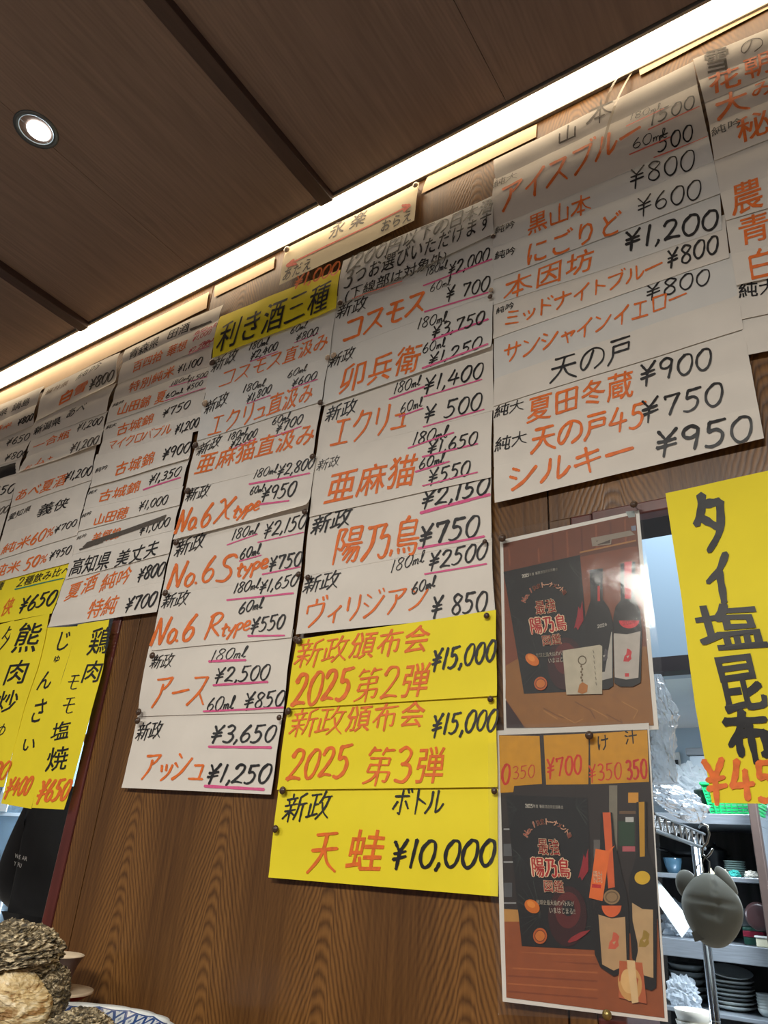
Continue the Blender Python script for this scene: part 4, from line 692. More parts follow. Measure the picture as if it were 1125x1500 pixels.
for i in range(6): p.ell((110, 92, 66), 574 + (i % 2) * 6, 1068 + i * 18, 6, 9)
p.poly((176, 110, 44), (552, 1232), (562, 1185), (582, 1168), (616, 1188), (612, 1230), (580, 1244))
for i in range(7): p.st((130, 122, 106), 5, (648 + i * 3, 965 + i * 34), (654 + i * 3, 985 + i * 34))
p.fin()
LAM = mat('laminate_film', (255, 255, 255), .05, alpha=.10, spec=.9, bump=.5, bscale=14)
def laminate(parent, zn, rows, lay):
    s = Sheet('laminate_film', None, zn, rows, LAM, lay, amp=.8, bulge=.002, lift=.003); s.o.parent = parent; s.o['label'] = 'clear glossy laminate film'
laminate(p.o, 'P1', [((0, 225), (945, 18)), ((20, 700), (1010, 560)), ((30, 1120), (1085, 1060)), ((50, 1500), (1112, 1475))], 6.2)
q2 = p
p = Photo('laminated_photo', 'laminated photo with yellow price slips above a booklet, two bottles and a biscuit bag', 'P2', [((20, 68), (768, 30)), ((40, 1000), (812, 800)), ((55, 1390), (862, 1490))], WHITEP, 7.5, cat='photo', group='laminated photos beside the right hatch', amp=.10, bulge=0, lift=0)
p.z = 'P2'; p.pp = {}
p.poly((44, 36, 34), (38, 90), (762, 62), (846, 1470), (74, 1370))
for i, (x, y, w_, h_, c) in enumerate(((200, 335, 60, 50, (120, 120, 116)), (300, 340, 60, 50, (150, 150, 146)), (395, 335, 60, 55, (140, 140, 136)), (492, 370, 50, 70, (110, 110, 108)), (480, 455, 60, 8, (130, 130, 130)), (60, 545, 40, 8, (150, 150, 150)), (60, 620, 40, 60, (90, 92, 94)), (60, 705, 50, 8, (150, 150, 150)), (62, 810, 40, 70, (84, 86, 90)), (575, 335, 40, 320, (126, 120, 104)), (625, 460, 80, 14, (110, 84, 60)), (620, 510, 80, 120, (36, 64, 44)), (640, 632, 62, 26, (180, 90, 96)), (668, 370, 50, 50, (214, 150, 50)), (655, 490, 40, 24, (190, 190, 186)), (500, 600, 40, 90, (100, 96, 92)), (62, 905, 60, 8, (150, 150, 150)))):
    p.poly(c, (x, y), (x + w_, y), (x + w_, y + h_), (x, y + h_))
p.poly((190, 138, 70), (62, 938), (130, 942), (140, 1000), (64, 1000)); p.poly((150, 78, 38), (64, 1000), (140, 1000), (150, 1120), (520, 1140), (812, 985), (846, 1470), (74, 1370))
for i in range(6): p.st((132, 64, 30) if i % 2 else (172, 96, 50), 8, (80, 1150 + i * 38), (520, 1165 + i * 42))
p.part = 'pictured_price_slip'
p.poly((206, 146, 12), (38, 92), (236, 94), (248, 328), (112, 338), (108, 368), (45, 372)); p.poly((206, 146, 12), (256, 92), (476, 82), (474, 330), (268, 332)); p.poly((206, 146, 12), (482, 84), (762, 64), (770, 318), (486, 330))
p.tx('0', (200, 50, 24), 52, 330, 96, 325, 95, 1.2); p.tx('350', (196, 70, 30), 106, 306, 216, 296, 62, .9); p.tx('¥700', (204, 52, 24), 275, 296, 446, 276, 90, 1.1); p.tx('¥350', (204, 60, 30), 480, 316, 642, 302, 80, .9); p.tx('350', (196, 40, 28), 662, 308, 766, 298, 92, 1.2)
p.tx('け', (24, 20, 18), 515, 172, 578, 160, 80); p.tx('汁', (24, 20, 18), 652, 138, 716, 128, 68)
p.booklet(quadmap((72, 382), (470, 396), (506, 1138), (150, 1118)))
p.part = 'pictured_feather'; p.poly((150, 40, 44), (375, 1098), (395, 1075), (440, 1050), (486, 1040), (460, 1065), (420, 1092), (385, 1103))
p.part = 'pictured_bottle'
bottle(p, [(536, 470), (592, 468), (604, 600)], [(640, 770), (664, 860), (674, 960), (676, 1240), (600, 1266), (535, 1222), (508, 1160), (500, 950), (530, 820)], [(526, 965), (590, 985), (656, 976), (664, 1210), (600, 1238), (544, 1208)], (190, 154, 110), (600, 1090), (206, 96, 70), [(546, 468), (584, 468), (606, 832), (574, 838)], (214, 96, 48))
p.ell((150, 122, 84), 591, 880, 40, 36); p.ell((110, 88, 60), 591, 880, 32, 28); p.ell((150, 122, 84), 591, 880, 26, 22); p.ell((222, 100, 48), 590, 922, 48, 56, n=14, a0=0, a1=180)
p.poly((232, 112, 44), (512, 645), (572, 655), (606, 628), (580, 668), (546, 900), (480, 884)); p.tx('開封', (236, 196, 160), 502, 808, 548, 812, 58, 1.2); p.poly((190, 36, 36), (496, 816), (540, 820), (538, 838), (494, 834))
p.part = 'pictured_bottle_with_yellow_band'
bottle(p, [(710, 418), (760, 412), (762, 640)], [(796, 740), (812, 900), (808, 1320), (784, 1336), (748, 1322), (745, 1240), (690, 1180), (676, 980), (674, 790), (700, 720), (712, 660)], [(690, 908), (740, 938), (792, 942), (794, 1274), (750, 1262), (700, 1215)], (196, 162, 116), (748, 1080), (160, 130, 50), [(722, 418), (750, 416), (752, 682), (728, 684)], (190, 140, 28))
p.ell((224, 180, 40), 740, 786, 38, 33)
p.part = 'pictured_biscuit'; p.poly((186, 96, 56), (628, 1190), (740, 1200), (762, 1400), (625, 1370)); p.ell((206, 156, 92), 680, 1300, 58, 88, rot=-8); p.ell((224, 182, 120), 672, 1290, 36, 60, rot=-8); p.poly((222, 190, 140), (664, 1186), (704, 1190), (722, 1392), (690, 1398))
p.fin()
laminate(p.o, 'P2', [((-12, 42), (782, 22)), ((0, 800), (836, 760)), ((44, 1450), (884, 1500))], 9)
# ------------------------------------------------------------------ push pins
PINB = mat('brown_pin_plastic', (74, 56, 44), .3); PINC = mat('clear_pin_plastic', (170, 150, 128), .12, spec=.8); PINM = mat('pin_needle', (180, 180, 180), .2, metal=1); PINY = mat('brass_pin', (140, 120, 70), .3, metal=.6)
def pin(zn, x, y, label, m=PINB, r=3.3, yy=-.017):
    px, py = z2(zn, x, y); P = at(px, py, yy); k = pxm(px, py, yy) * r
    o = empty('push_pin', label, 'push pin', P, 'push pins in the price sheets')
    b = MB(); b.lathe((0, 0, 0), [(.0001, 0), (k * .7, 0), (k * .95, k * .25), (k, k * .5), (k * .8, k * .8), (k * .4, k * 1.0), (.0001, k * 1.08)], 14); b.v = [(a, -c, d) for a, d, c in b.v]; h = b.build('head', m, o, smooth=True)
    b = MB(); b.tube([(0, 0.0005, 0), (0, -yy + .002, 0)], .0006, 6); b.build('needle', PINM, o)
for a in (('Z3', 245, 712, 'brown push pin under the left end of the yellow banner'), ('Z3', 130, 1280, 'brown push pin at the left edge between the 1,800 and 2,000 sheets'), ('Z3', 985, 986, 'brown push pin at the lower right of the white sheet priced 1,800'), ('Z3', 930, 1356, 'brown push pin stuck at the end of the price 2,800'),
          ('Z3', 1036, 678, 'clear push pin at the lower right of the white sheet priced 2,400', PINC), ('Z3', 1078, 662, 'clear push pin left of the sheet with the curling foot, fourth column', PINC), ('Z3', 196, 992, 'clear push pin at the left edge of the second sheet under the banner', PINC),
          ('T5', 372, 577, 'brown push pin at the lower left corner of the notice'), ('T5', 1072, 272, 'brown push pin at the lower right corner of the notice'), ('T5', 1058, 548, 'brown push pin beside the price 700'), ('T5', 1062, 518, 'clear push pin just above the one beside 700', PINC),
          ('T5', 718, 38, 'clear push pin in the upper right corner of the red arrow sign', PINC), ('T5', 130, 334, 'clear push pin in the upper left corner of the red arrow sign', PINC),
          ('Z4', 318, 166, 'brown push pin at the upper left of the fourth sheet down the third column'), ('Z4', 248, 480, 'brown push pin at the upper left of the fifth sheet down the third column'), ('Z4', 992, 674, 'brown push pin right of the underlined price 1,650 in the third column'), ('Z4', 1030, 292, 'brown push pin above the thin price 2,150 in the third column'), ('Z4', 182, 788, 'brown push pin at the upper left of the sixth sheet down the third column'),
          ('Z4', 975, 1068, 'brown push pin right of the price 550 beside the highest yellow sheet'), ('Z7', 112, 690, 'brown push pin at the upper left of the white sheet above the yellow ones'), ('Z7', 1022, 505, 'brown push pin above the last zero of the price 2500'), ('Z8', 228, 128, 'brown push pin at the upper left of the second lowest sheet, third column'),
          ('Z8', 145, 472, 'brown push pin at the lower left corner of the second lowest sheet, third column'), ('Z8', 1000, 506, 'brown push pin at the upper right of the white sheet priced 3,650'), ('Z8', 138, 525, 'brown push pin at the upper left of the lowest white sheet, third column'),
          ('Y', 1040, 72, 'brown push pin in the upper right corner of the highest of three yellow sheets', PINB, 4.2), ('Y', 158, 190, 'brown push pin in the upper left corner of the highest of three yellow sheets', PINB, 4.2), ('Y', 1058, 464, 'brown push pin in the upper right corner of the middle yellow sheet', PINB, 4.4),
          ('Y', 108, 521, 'brown push pin in the upper left corner of the middle yellow sheet', PINB, 4.2), ('Y', 82, 894, 'brown push pin in the upper left corner of the lowest yellow sheet', PINB, 4.4), ('Y', 1076, 896, 'brown push pin in the upper right corner of the lowest yellow sheet', PINB, 4.4), ('Y', 48, 1075, 'brown push pin on the left edge of the lowest yellow sheet, halfway down', PINB, 4.2),
          ('P1', 905, 42, 'large brown push pin in the upper right corner of the upper laminated photo', PINB, 5.6, -.018), ('P1', 72, 256, 'large brown push pin in the upper left corner of the upper laminated photo', PINB, 5.6, -.018),
          ('P2', 480, 92, 'large brown push pin in the head of the lower laminated photo', PINB, 6.2, -.020), ('P2', 567, 1455, 'dull brass push pin in the foot of the lower laminated photo', PINY, 7, -.021)):
    pin(*a)
# loose tape peeling off the wall
b = MB(); A, B, C_ = at(905, 104, -.012), at(822, 205, -.035), at(880, 222, -.02)
def tapeband(A, B, wv): 
    n = 8; vs = []
    for i in range(n + 1):
        t = i / n; p_ = A.lerp(B, t) + Vector((0, -.012 * math.sin(t * 3.1), 0)); vs += [p_ - wv, p_ + wv]
    b.add(vs, [(2 * i, 2 * i + 1, 2 * i + 3, 2 * i + 2) for i in range(n)])
tapeband(at(918, 104, -.004), at(888, 152, -.03), Vector((.004, .0, .002)))
tapeband(at(924, 108, -.005), at(882, 220, -.026), Vector((.0035, 0, .002)))
tag(b.build('loose_tape', mat('loose_tape_film', (240, 225, 195), .2, alpha=.55)), 'strip of clear tape peeling off under the light, above the fifth column', 'tape')
# ------------------------------------------------------------------ counter, cup, plate, oysters
CT = CZ - 0.241
b = MB(); b.box(-2.6, .9, -.62, -.012, CT - .04, CT); co = b.build('counter', wood('counter_wood', (150, 98, 54), (104, 64, 34)), bevel=.004); tag(co, 'wooden counter ledge below the price sheets', 'counter')
b = MB(); b.box(-2.5, .8, -.60, -.02, 0.0, CT - .041); b.build('front_panel', DARKW, co)
sc_ = Vector((-1.165, -.088, CT)); GLZ = mat('mauve_grey_glaze', (104, 86, 88), .3, var=.35, vscale=40); CRM = mat('cream_glaze', (222, 204, 176), .25, var=.12, vscale=30)
sa = empty('lacquer_saucer', 'small saucer with cream top and red underside under the flared cup', 'saucer', sc_)
b = MB(); b.lathe((0, 0, 0), [(.0001, .0), (.024, .0), (.025, .016), (.045, .022), (.060, .030)], 40); b.build('underside', mat('red_lacquer', (150, 24, 30), .2), sa, smooth=True)
b = MB(); b.lathe((0, 0, 0), [(.0600, .0302), (.0595, .034), (.045, .030), (.025, .029), (.0001, .029)], 40); b.build('top', CRM, sa, smooth=True)
cu_ = empty('flared_cup', 'flared mauve grey ceramic cup with cream inside, behind the oysters', 'cup', sc_ + Vector((-.020, 0, .0295)))
b = MB(); b.lathe((0, 0, 0), [(.0001, 0), (.034, 0), (.0335, .008), (.0355, .022), (.040, .036), (.0475, .0485)], 44); b.build('cup_body', GLZ, cu_, smooth=True)
b = MB(); b.lathe((0, 0, 0), [(.0475, .0486), (.0465, .0495), (.038, .036), (.032, .014), (.0001, .008)], 44); b.build('cup_inside', CRM, cu_, smooth=True)
def plate_mat():
    m = bpy.data.materials.new('blue_white_porcelain'); m.use_nodes = True; n = m.node_tree.nodes; L = m.node_tree.links; bs = n['Principled BSDF']; bs.inputs['Roughness'].default_value = .12
    tc = n.new('ShaderNodeTexCoord'); sp = n.new('ShaderNodeSeparateXYZ'); L.new(tc.outputs['Object'], sp.inputs[0])
    def M(op, a, bb=None):
        q = n.new('ShaderNodeMath'); q.operation = op
        for i, v in enumerate((a, bb)):
            if v is None: continue
            if isinstance(v, (int, float)): q.inputs[i].default_value = v
            else: L.new(v, q.inputs[i])
        return q.outputs[0]
    X, Y = sp.outputs[0], sp.outputs[1]; r = M('SQRT', M('ADD', M('MULTIPLY', X, X), M('MULTIPLY', Y, Y))); a = M('ARCTAN2', Y, X)
    u = M('MULTIPLY', a, 44 / 6.28318); v = M('MULTIPLY', M('SUBTRACT', r, .118), 1 / .026)
    def tri(x): return M('ABSOLUTE', M('SUBTRACT', M('FRACT', x), .5))
    d1 = tri(M('ADD', u, v)); d2 = tri(M('SUBTRACT', u, v)); lat = M('LESS_THAN', M('MINIMUM', d1, d2), .13)
    dot = M('GREATER_THAN', M('MINIMUM', d1, d2), .36)
    pat = M('MAXIMUM', lat, M('MULTIPLY', dot, .75)); band = M('MULTIPLY', M('GREATER_THAN', r, .119), M('LESS_THAN', r, .1425)); pat = M('MULTIPLY', pat, band)
    l1 = M('LESS_THAN', M('ABSOLUTE', M('SUBTRACT', r, .1165)), .0008); l2 = M('LESS_THAN', M('ABSOLUTE', M('SUBTRACT', r, .113)), .0004); l3 = M('LESS_THAN', M('ABSOLUTE', M('SUBTRACT', r, .1435)), .0009)
    nz = n.new('ShaderNodeTexNoise'); nz.inputs['Scale'].default_value = 45; nz.inputs['Detail'].default_value = 1; L.new(tc.outputs['Object'], nz.inputs[0])
    fl_ = M('MULTIPLY', M('GREATER_THAN', nz.outputs[0], .60), M('LESS_THAN', r, .108))
    pat = M('MAXIMUM', M('MAXIMUM', pat, l1), M('MAXIMUM', M('MAXIMUM', l2, l3), fl_))
    wash = M('MULTIPLY', band, .28); pat = M('MAXIMUM', pat, wash)
    mx = n.new('ShaderNodeMix'); mx.data_type = 'RGBA'; L.new(pat, mx.inputs[0]); mx.inputs[6].default_value = lin((222, 230, 232)); mx.inputs[7].default_value = lin((36, 70, 128)); L.new(mx.outputs[2], bs.inputs['Base Color'])
    return m
PC = Vector((-.950, -.235, CT + .0))
b = MB(); seg = 144; prof = [(.0001, .006), (.095, .006), (.112, .012), (.130, .022), (.146, .032), (.1495, .0345), (.1500, .033), (.135, .020), (.110, .006), (.085, .0), (.0001, .0)]
vs, fs = [], []
for r_, z_ in prof:
    for k in range(seg):
        t = 2 * math.pi * k / seg; lob = 1 + .014 * (r_ / .15) ** 6 * (abs(math.sin(t * 9)) * 2 - 1); vs.append((r_ * lob * math.cos(t), r_ * lob * math.sin(t), z_))
for i in range(len(prof) - 1):
    for k in range(seg): k2 = (k + 1) % seg; fs.append((i * seg + k, i * seg + k2, (i + 1) * seg + k2, (i + 1) * seg + k))
b.add(vs, fs); pl = b.build('porcelain_plate', plate_mat(), smooth=True); pl.location = PC
tag(pl, 'blue and white porcelain plate with a scalloped lattice rim, under the oysters', 'plate')
def oyster_mat(name, a, b_, c_, sc=1.0):
    m = bpy.data.materials.new(name); m.use_nodes = True; n = m.node_tree.nodes; L = m.node_tree.links; bs = n['Principled BSDF']; bs.inputs['Roughness'].default_value = .55
    tc = n.new('ShaderNodeTexCoord'); mp = n.new('ShaderNodeMapping'); mp.inputs['Scale'].default_value = (1, 1, 2.6); L.new(tc.outputs['Object'], mp.inputs[0])
    nz = n.new('ShaderNodeTexNoise'); nz.inputs['Scale'].default_value = 95 * sc; nz.inputs['Detail'].default_value = 8; nz.inputs['Distortion'].default_value = 1.2; L.new(mp.outputs[0], nz.inputs[0])
    cr = n.new('ShaderNodeValToRGB'); L.new(nz.outputs[0], cr.inputs[0]); e = cr.color_ramp.elements
    e[0].position = .36; e[0].color = lin(a); e[1].position = .66; e[1].color = lin(c_); q = cr.color_ramp.elements.new(.5); q.color = lin(b_)
    L.new(cr.outputs[0], bs.inputs['Base Color'])
    bp = n.new('ShaderNodeBump'); bp.inputs['Strength'].default_value = .9; bp.inputs['Distance'].default_value = .003; L.new(nz.outputs[0], bp.inputs['Height']); L.new(bp.outputs[0], bs.inputs['Normal'])
    return m
OD = oyster_mat('oyster_dark_shell', (40, 36, 28), (110, 98, 74), (222, 206, 172)); OL = oyster_mat('oyster_pale_shell', (150, 112, 62), (214, 190, 140), (238, 224, 192), .45)
def oyster(label, c, rx, ry, rz, rot, seed, two=True):
    root = empty('oyster', label, 'oyster', c, 'large oysters piled on the plate'); root.rotation_euler = rot
    nu, nv = 110, 60
    def shell(top, m, nm):
        b = MB(); vs = []; fs = []
        for i in range(nv + 1):
            ph = (math.pi / 2) * i / nv
            for k in range(nu):
                t = 2 * math.pi * k / nu
                d = Vector((math.cos(t) * math.cos(ph), math.sin(t) * math.cos(ph), math.sin(ph) * (1 if top else -1)))
                rad = 1 + .16 * noise.noise(d * 1.7 + Vector((seed, 0, 0)))
                lay = ((1 - ph / (math.pi / 2)) * 9 + 1.6 * noise.noise(d * 3 + Vector((0, seed, 0)))) ; fr_ = lay - math.floor(lay)
                rad += (.075 * fr_ + .07 * noise.noise(d * 9 + Vector((seed, 3, 0))) + .04 * noise.noise(d * 24 + Vector((3, seed, 0)))) * (.35 if two and not top else 1)
                if not top: rad += -.28 * math.exp(-((d.x - .5) ** 2 + (d.y + .6) ** 2) * 6)
                vs.append((d.x * rx * rad * (1 + .25 * d.x), d.y * ry * rad, d.z * rz * rad))
        for i in range(nv):
            for k in range(nu): k2 = (k + 1) % nu; fs.append((i * nu + k, i * nu + k2, (i + 1) * nu + k2, (i + 1) * nu + k))
        fs.append(tuple(range(nu)))
        b.add(vs, fs); return b.build(nm, m, root, smooth=False)
    shell(True, OD, 'upper_shell'); shell(False, OL if two else OD, 'lower_shell')
yo = -.30
k1 = pxm(30, 1394, yo)
oyster('topmost large oyster with a dark ridged shell', at(16, 1403, yo), 36 * k1, 33 * k1, 26 * k1, (math.radians(14), math.radians(-6), .3), 1.3, False)
oyster('upright oyster with a cream yellow hollow shell below the dark one', at(20, 1474, yo), 28 * k1, 32 * k1, 31 * k1, (math.radians(195), math.radians(8), .4), 4.6)
oyster('narrow rough oyster edge on, between the pale shell and the cup', at(70, 1472, yo + .03), 10 * k1, 18 * k1, 28 * k1, (0, math.radians(8), .2), 7.7, False)
oyster('low dark oyster lying on the plate in the foreground', at(112, 1527, yo - .0), 36 * k1, 30 * k1, 20 * k1, (math.radians(6), 0, -.3), 9.1, False)
# ------------------------------------------------------------------ kitchen seen through the right hatch
SY = 2.0
xl, xr = at(960, 1290, SY).x - .25, at(1103, 1200, SY).x
def bz(px, py, y=SY): return at(px, py, y).z
sh_ = empty('shelf_unit', 'stainless kitchen shelf unit full of dishes behind the right hatch', 'shelf', (0, 0, 0))
tops = [bz(1103, 1193), bz(1114, 1287), bz(1125, 1389), bz(1100, 1492)]
ths = [pxm(1103, 1200, SY) * 16, pxm(1103, 1200, SY) * 7, pxm(1103, 1200, SY) * 25, pxm(1103, 1200, SY) * 6]
xr2 = at(1140, 1400, SY).x
for z_, t_ in zip(tops, ths):
    b = MB(); b.box(xl, xr2, SY, SY + .42, z_ - t_, z_); b.build('shelf_board', STEEL, sh_, bevel=.002)
zb = tops[3] - .34
b = MB(); b.box(xl, xr2, SY, SY + .42, zb - .01, zb); b.build('shelf_board', STEEL, sh_)
b = MB(); b.box(xl, xr2, SY + .422, SY + .432, .2, tops[0] - .005); b.build('back_board', mat('streaked_back_board', (84, 82, 78), .6, var=.5, vscale=4, stretch=(9, 1, .6)), sh_)
for x in (xl, xr2 - .001): b = MB(); b.box(x - .02, x, SY, SY + .42, .1, tops[0] - .001); b.build('side_post', STEEL, sh_)
post = MB(); pa, pb = at(1100, 1200, 1.96), at(1113, 1200, 1.96); post.box(pa.x, pb.x, 1.93, 1.975, .3, bz(1100, 1130, 1.96) + .5); post = structure(post.build('trim_22', mat('brown_post', (64, 50, 44), .5, var=.2), bevel=.003), 'dark brown post in front of the shelf unit')
GREYC = mat('grey_stoneware', (186, 192, 188), .35, var=.12); DGREY = mat('dark_stoneware', (128, 134, 134), .4, var=.2); CELA = mat('celadon', (118, 140, 134), .35, var=.1); WHC = mat('white_china', (214, 218, 216), .25); BLK = mat('black_iron', (20, 20, 22), .4)
def dish(name, cat, label, grp, px, py, y, rpx, hpx, m, tilt=0.0, z=None, flat=.55):
    P = at(px, py, y)
    if z is not None: P.z = z
    k = pxm(px, py, y); r, h = rpx * k, hpx * k
    b = MB(); b.lathe((0, 0, 0), [(.0001, 0), (r * flat, 0), (r * .82, h * .45), (r, h), (r * .97, h * 1.02), (r * .78, h * .55), (r * flat * .9, h * .2), (.0001, h * .18)], 28)
    o = b.build(name, m, smooth=True); o.location = P; o.rotation_euler = (tilt, tilt * .6, 0); tag(o, label, cat, grp); return o, P.z + h
def stack(name, cat, what, grp, px, y, shelf, n, rpx, hpx, step, m, names=None, tilt_last=0):
    k = pxm(px, 1400, y); z = shelf + .0005
    ords = ['lowest', 'second from below', 'third from below', 'fourth from below', 'fifth from below', 'sixth from below', 'seventh from below', 'eighth from below', 'ninth from below']
    for i in range(n):
        if i == n - 1: z += rpx * k * tilt_last * .95
        lab = '%s, %s' % (what, 'topmost' if i == n - 1 else ords[i]); dish(name, cat, lab, grp, px, 1400, y, rpx * (1 - .02 * (i % 3)), hpx, m if not isinstance(m, list) else m[i % len(m)], tilt_last if i == n - 1 else 0, z=z, flat=.5); z += step * k
y2 = SY + .14
stack('plate', 'plate', 'sage plate in the stack on the second shelf', 'sage plates on the second shelf', 1094, y2, tops[1], 7, 17, 5, 3.2, CELA)
stack('bowl', 'bowl', 'grey bowl in the left stack of the fourth shelf', 'grey bowls in the left stack', 1004, y2 + .06, tops[3], 5, 27, 11, 9, DGREY)
stack('plate', 'plate', 'grey plate in the tall middle stack behind the pole', 'grey plates in the middle stack', 1066, y2, tops[3], 8, 33, 7, 5.4, [GREYC, GREYC, DGREY], tilt_last=.18)
stack('small_bowl', 'bowl', 'small ribbed bowl in the stack at the right edge', 'small bowls at the right edge', 1112, y2 - .05, tops[3], 6, 13, 10, 4, GREYC)
stack('large_bowl', 'bowl', 'big cream bowl low beside the laminated photo', 'big bowls low on the left', 1006, 1.5, at(1006, 1560, 1.5).z, 4, 26, 26, 14, mat('beige_stoneware', (176, 172, 160), .35))
tb = MB(); zt_ = at(1006, 1560, 1.5).z; tb.box(-1.2, -.2, 1.30, 1.68, zt_ - .03, zt_); tb = tb.build('worktop', STEEL, bevel=.003); tag(tb, 'steel worktop in front of the shelf unit', 'worktop')
b = MB(); b.box(-1.18, -.22, 1.33, 1.66, 0, zt_ - .031); b.build('cabinet_body', STEEL, tb)
# blue glass bowl, pan, black pot, garlic, cloths on the second shelf
o, _ = dish('glass_bowl', 'bowl', 'blue glass bowl on the second shelf beside the laminated photo', None, 987, 1278, y2, 14, 21, mat('blue_glass', (70, 104, 124), .1, spec=.8, alpha=.85), z=tops[1] + .0005)
P = at(1000, 1244, y2 + .12); k = pxm(1000, 1244, y2)
b = MB(); b.lathe((0, 0, 0), [(.0001, 0), (20 * k, 0), (27 * k, 9 * k), (26 * k, 9 * k), (19 * k, 2 * k), (.0001, 2 * k)], 30); o = b.build('frying_pan', BLK, smooth=True); o.location = (P.x, SY + .30, tops[1] + 21 * k + .012); tag(o, 'black iron pan behind the blue glass bowl', 'pan')
b = MB(); b.tube([(-26 * k, 0, 8 * k), (-38 * k, -.02, 10 * k), (-52 * k, -.03, 12 * k)], .008, 8); b.build('handle', BLK, o)
b = MB(); b.box(-.05, .05, -.04, .04, -.030 - 21 * k + .02, -.001); b.build('trivet', BLK, o)
P = at(1052, 1284, y2 + .1); b = MB(); b.lathe((0, 0, 0), [(.0001, 0), (15 * k, 0), (17 * k, 6 * k), (17 * k, 34 * k), (17.5 * k, 35 * k), (16 * k, 37 * k), (6 * k, 42 * k), (2.4 * k, 43 * k), (2.8 * k, 47 * k), (.0001, 48 * k)], 30); o = b.build('black_pot', BLK, smooth=True); o.location = (P.x, y2 + .1, tops[1] + .0005); tag(o, 'black lidded pot on the second shelf behind the garlic', 'pot')
for s_ in (-1, 1): b = MB(); b.tube([(s_ * 16 * k, -.01, 28 * k), (s_ * 20 * k, 0, 30 * k), (s_ * 16 * k, .01, 28 * k)], .003, 6); b.build('handle', BLK, o)
rnd = random.Random(3); GAR = mat('garlic_skin', (226, 214, 176), .6, var=.2, vscale=80)
for i, (gx, gy, w_) in enumerate(((1043, 1279, 'leftmost'), (1050, 1282, 'second from the left'), (1057, 1277, 'third from the left'), (1062, 1283, 'rightmost'))):
    r_ = 4.4 * k; P = at(gx, gy, SY + .05); b = MB(); b.lathe((0, 0, 0), [(.0001, 0), (r_ * .6, .05 * r_), (r_, r_ * .7), (r_ * .8, r_ * 1.2), (r_ * .3, r_ * 1.6), (r_ * .15, r_ * 2.2), (.0001, r_ * 2.25)], 12); o = b.build('garlic_bulb', GAR, smooth=True); o.location = (P.x, SY + .04 + .03 * (i % 2), tops[1] + .0005)
    tag(o, '%s of the pale garlic bulbs on the second shelf' % w_, 'garlic', 'garlic bulbs on the second shelf')
def blob(name, label, cat, c, rx, ry, rz, m, seed, amp=.3, sharp=3.0, nu=40, nv=24, flatb=None, group=None):
    b = MB(); vs = []; fs = []
    for i in range(nv + 1):
        ph = math.pi * i / nv
        for q in range(nu):
            t = 2 * math.pi * q / nu; d = Vector((math.cos(t) * math.sin(ph), math.sin(t) * math.sin(ph), math.cos(ph)))
            n_ = 1 + amp * (abs(noise.noise(d * sharp + Vector((seed, 0, 0)))) * 1.6 - .3) + amp * .5 * (abs(noise.noise(d * sharp * 2.6 + Vector((0, seed, 0)))) - .2)
            z = d.z * rz * n_
            if flatb is not None: z = max(z, -flatb)
            vs.append((d.x * rx * n_, d.y * ry * n_, z))
    for i in range(nv):
        for q in range(nu): q2 = (q + 1) % nu; fs.append((i * nu + q, (i + 1) * nu + q, (i + 1) * nu + q2, i * nu + q2))
    b.add(vs, fs); o = b.build(name, m, smooth=False); o.location = c; tag(o, label, cat, group); return o
for nm, lab, x0, x1, m in (('teal_cloth', 'folded teal cloth lying on the second shelf', 1067, 1084, mat('teal_cloth', (40, 150, 140), .8, var=.2)), ('white_cloth', 'crumpled white cloth at the right end of the second shelf', 1090, 1112, mat('white_cloth', (220, 216, 204), .8, var=.15))):
    a_, c_ = at(x0, 1286, SY + .03), at(x1, 1286, SY + .03); blob(nm, lab, 'cloth', ((a_.x + c_.x) / 2, SY + .045, tops[1] + .006), (c_.x - a_.x) / 2, .035, .016, m, x0 * .1, .25, 2.5, flatb=.0055)
